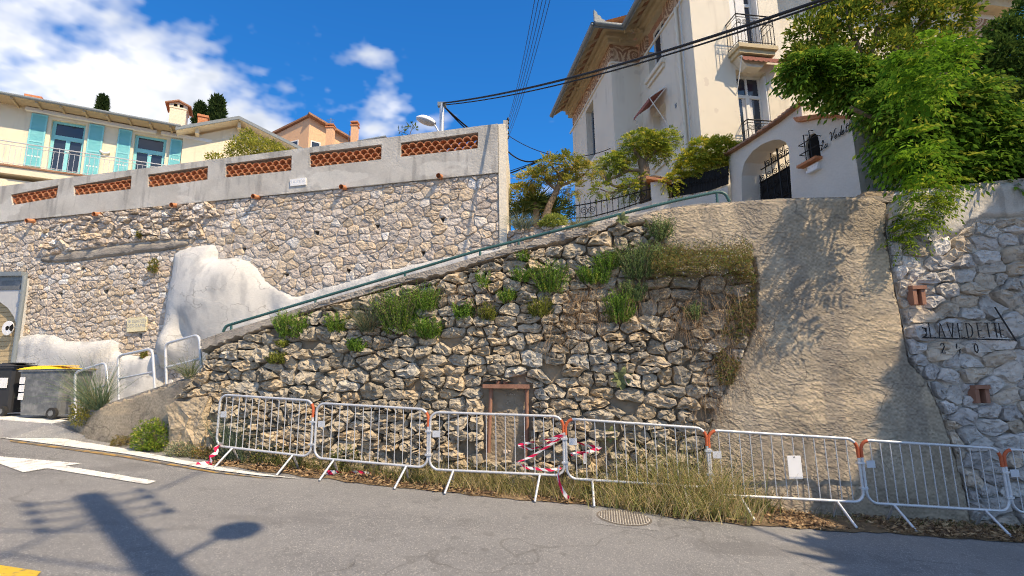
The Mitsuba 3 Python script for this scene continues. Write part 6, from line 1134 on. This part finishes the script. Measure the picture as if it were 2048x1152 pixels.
k = thing('citrus_bush', 'yellow green bush behind the parapet left of the gable', 'bush'); y = 13.5
crown('crown', [(A(500, 298), V([.55, .5, .42])), (A(530, 300), V([.5, .5, .3])), (A(478, 306), V([.4, .4, .3])), (A(560, 306), V([.4, .4, .2])), (A(430, 318), V([.25, .3, .14])), (A(497, 275), V([.22, .3, .25]))], 3600, .085, .035, ((.16, .20, .03), (.46, .46, .08), (.58, .52, .12), .25), 10, k, .4, .3); add('trunk', tube([A(505, 380), A(505, 310)], .06, 6), 'm_bark', k)
k = thing('parapet_sprig', 'thin leafy twig standing up behind the parapet left of the lamp', 'plant'); y = 10.6; add('stem', cat([tube([A(818, 275), A(822, 262), A(828, 250)], .008, 4), tube([A(818, 270), A(800, 262)], .006, 4)]), 'm_bark', k); crown('leaves', [(A(824, 254), V([.12, .1, .08])), (A(803, 262), V([.08, .08, .06]))], 46, .10, .03, ((.10, .14, .05), (.22, .26, .10), None, .1), 11, k)
def cypress(px, p0, p1, wpx, yy, lb, seed):
    k = thing('cypress', lb, 'tree'); b, t = at(px, p1, yy), at(px, p0, yy); H = t[2] - b[2]; r = wpx * .5 * yy / 1000 * .86
    add('trunk', tube([b - V([0, 0, 3]), b + V([0, 0, H * .6])], .25, 6), 'm_bark', k); crown('crown', [(b + V([0, 0, H * q]), V([r * s, r * s, H * .18])) for q, s in ((-.1, 1), (.15, 1), (.4, .95), (.62, .8), (.80, .62))], 2600, .62 * yy / 60, .2 * yy / 60, ((.022, .045, .018), (.085, .13, .04), None, .1), seed, k, .9, .55)
cypress(203, 194, 226, 13, 55, 'clipped cypress top behind the roof of the shutter house', 1); cypress(398, 208, 245, 20, 60, 'smaller cypress beside the orange chimney pot', 2); cypress(432, 194, 245, 36, 60, 'larger cypress right of the orange chimney pot', 3)
# the big green mass on the right
OT = thing('orange_tree', 'large dark citrus tree with yellowing leaves above the gate wall', 'tree'); y = 10.3
branchy(OT, [A(1770, 400), A(1765, 260), A(1740, 180), A(1735, 120)], .14, .08)
for q in ([A(1745, 190), A(1690, 130), A(1640, 70)], [A(1740, 160), A(1800, 90), A(1850, 40)], [A(1735, 130), A(1700, 60), A(1690, 0)], [A(1750, 200), A(1660, 170), A(1600, 150)], [A(1690, 130), A(1620, 120), A(1580, 110)], [A(1735, 130), A(1760, 50), A(1770, -20)], [A(1760, 230), A(1850, 180), A(1910, 120)]): branchy(OT, q, .06, .02, 6)
crown('crown', [(A(1620, 70), V([.55, .5, .55])), (A(1600, 120), V([.40, .4, .40])), (A(1690, 40), V([.7, .6, .6])), (A(1660, 130), V([.6, .5, .45])), (A(1760, 20), V([.75, .7, .6])), (A(1840, 40), V([.75, .7, .65])), (A(1900, 30), V([.6, .6, .5])), (A(1780, 110), V([.8, .6, .5])), (A(1880, 110), V([.7, .6, .5])), (A(1700, -40), V([.8, .7, .5])), (A(1840, -50), V([.9, .7, .5])), (A(1725, 160), V([.6, .5, .4])), (A(1585, 165), V([.22, .25, .22]))], 23000, .125, .055, ((.07, .12, .02), (.23, .30, .04), (.52, .46, .06), .16), 12, OT, .2, .30, gap=.43)
HD = thing('background_hedge', 'dark green leafy tree behind the creeper at the right edge', 'tree'); y = 11.6
crown('crown', [(A(1990, 120), V([.6, .6, .6])), (A(2040, 90), V([.8, .7, .8])), (A(1970, 200), V([.6, .6, .6])), (A(2040, 220), V([.8, .7, .7])), (A(2090, 160), V([.8, .7, .9])), (A(2060, 30), V([.5, .5, .5])), (A(1960, 140), V([.45, .4, .45])), (A(1990, 290), V([.8, .7, .5])), (A(1900, 220), V([.7, .6, .6])), (A(2000, 60), V([.35, .4, .3]))], 17000, .13, .06, ((.035, .08, .018), (.12, .19, .04), None, .1), 13, HD, .2, .35); branchy(HD, [A(2010, 420), A(2010, 300), A(2000, 180)], .14, .07)
CR = thing('wisteria_creeper', 'bright green wisteria hanging in a thick mass over the right wall', 'creeper'); y = 8.3
B1 = [(A(1640, 150), V([.42, .4, .22])), (A(1690, 160), V([.40, .4, .24])), (A(1610, 140), V([.30, .3, .16])), (A(1740, 190), V([.42, .4, .3])), (A(1800, 160), V([.45, .4, .3])), (A(1880, 140), V([.42, .4, .3])), (A(1820, 215), V([.5, .4, .3])), (A(1900, 190), V([.35, .4, .25])), (A(1690, 180), V([.28, .3, .12])), (A(1780, 220), V([.35, .35, .2]))]
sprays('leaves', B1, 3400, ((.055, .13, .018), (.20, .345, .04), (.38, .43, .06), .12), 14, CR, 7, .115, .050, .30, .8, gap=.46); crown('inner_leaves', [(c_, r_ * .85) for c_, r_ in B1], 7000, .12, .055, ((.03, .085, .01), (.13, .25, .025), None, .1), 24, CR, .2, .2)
y = 7.55
B2 = [(A(1850, 215), V([.45, .4, .3])), (A(1930, 200), V([.4, .4, .3])), (A(1780, 205), V([.35, .35, .25])), (A(1850, 270), V([.38, .4, .3])), (A(1830, 320), V([.36, .35, .32])), (A(1890, 330), V([.45, .4, .34])), (A(1960, 300), V([.48, .4, .3])), (A(2020, 300), V([.5, .4, .26])), (A(1790, 250), V([.22, .3, .3])), (A(1950, 355), V([.4, .35, .2])), (A(2030, 340), V([.45, .4, .34])), (A(2070, 300), V([.5, .4, .5])), (A(1800, 290), V([.25, .3, .3])), (A(1880, 375), V([.3, .3, .16])), (A(1930, 240), V([.35, .4, .25])), (A(2050, 400), V([.22, .25, .2])), (A(1985, 345), V([.4, .35, .2])), (A(2045, 360), V([.4, .35, .18])), (A(2030, 250), V([.4, .35, .25])), (A(1975, 265), V([.4, .35, .2]))]
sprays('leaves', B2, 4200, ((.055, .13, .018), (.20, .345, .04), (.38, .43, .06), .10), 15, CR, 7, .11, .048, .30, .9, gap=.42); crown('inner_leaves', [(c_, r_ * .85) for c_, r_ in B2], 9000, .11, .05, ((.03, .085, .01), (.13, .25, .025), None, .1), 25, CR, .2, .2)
y = 6.2
B3 = [(A(1870, 125), V([.30, .3, .18])), (A(1840, 175), V([.26, .3, .18])), (A(1835, 105), V([.20, .25, .12])), (A(1815, 285), V([.20, .22, .17])), (A(1845, 325), V([.22, .22, .17]))]
sprays('leaves', B3, 300, ((.07, .17, .016), (.22, .39, .03), (.38, .46, .05), .10), 26, CR, 7, .095, .042, .26, .9)
y = 7.0
sprays('hanging_leaves', [(A(1855, 395), V([.24, .2, .16])), (A(1842, 425), V([.20, .16, .18])), (A(1828, 448), V([.14, .12, .14])), (A(1808, 470), V([.08, .08, .12])), (A(1800, 492), V([.05, .05, .09])), (A(1870, 370), V([.3, .2, .16]))], 330, ((.09, .16, .018), (.30, .40, .04), (.40, .42, .06), .1), 16, CR, 9, .065, .024, .22, .9)
y = 7.7; add('stem', tube(smoothpath([A(1935, 230), A(1950, 170), A(1925, 140), A(1880, 150)], 4), .05, 6), 'm_bark', CR, True); add('stem', tube([A(1905, 380), A(1925, 300), A(1940, 220)], .05, 6), 'm_bark', CR, True); add('stem', tube([A(1860, 380), A(1800, 260), A(1700, 215)], .035, 6), 'm_bark', CR, True)
# the tree behind the viewer that shades the lower right
ST = thing('street_tree', 'dense street tree standing behind the viewer at the right', 'tree')
def over(px, py, h, onwall=True): p = fpt(px, py, 0) if onwall else ground(px, py); return p + SUN * (h / SUN[2])
SB = [(over(2120, 640, 6.5), V([1.2, 1.2, 1.2])), (over(2000, 800, 6.5), V([.8, .8, .7])), (over(2080, 850, 6.0), V([1.4, 1.4, 1.2])), (over(1880, 800, 6.5), V([.30, .30, .30])), (over(1845, 784, 6.6), V([.20, .20, .2])), (over(1960, 940, 6.5), V([1.0, 1.0, .9])), (over(2100, 1110, 6.5, False), V([1.6, 1.6, 1.1])), (over(1990, 1100, 6.5, False), V([.8, .8, .6])), (over(2200, 540, 6.5), V([1.6, 1.5, 1.3])), (over(1890, 960, 6.4), V([.55, .55, .6])), (over(2000, 640, 6.4), V([.40, .40, .5])), (over(2150, 1200, 6.4, False), V([1.5, 1.5, 1]))]
crown('crown', SB, 20000, .48, .34, ((.04, .08, .02), (.12, .18, .04), None, .1), 17, ST, .2, .1); c = SB[2][0]; add('trunk', tube([V([c[0] + .5, c[1] - .5, gz(c[0], c[1]) - .2]), c], [.25, .14], 10), 'm_bark', ST, True)
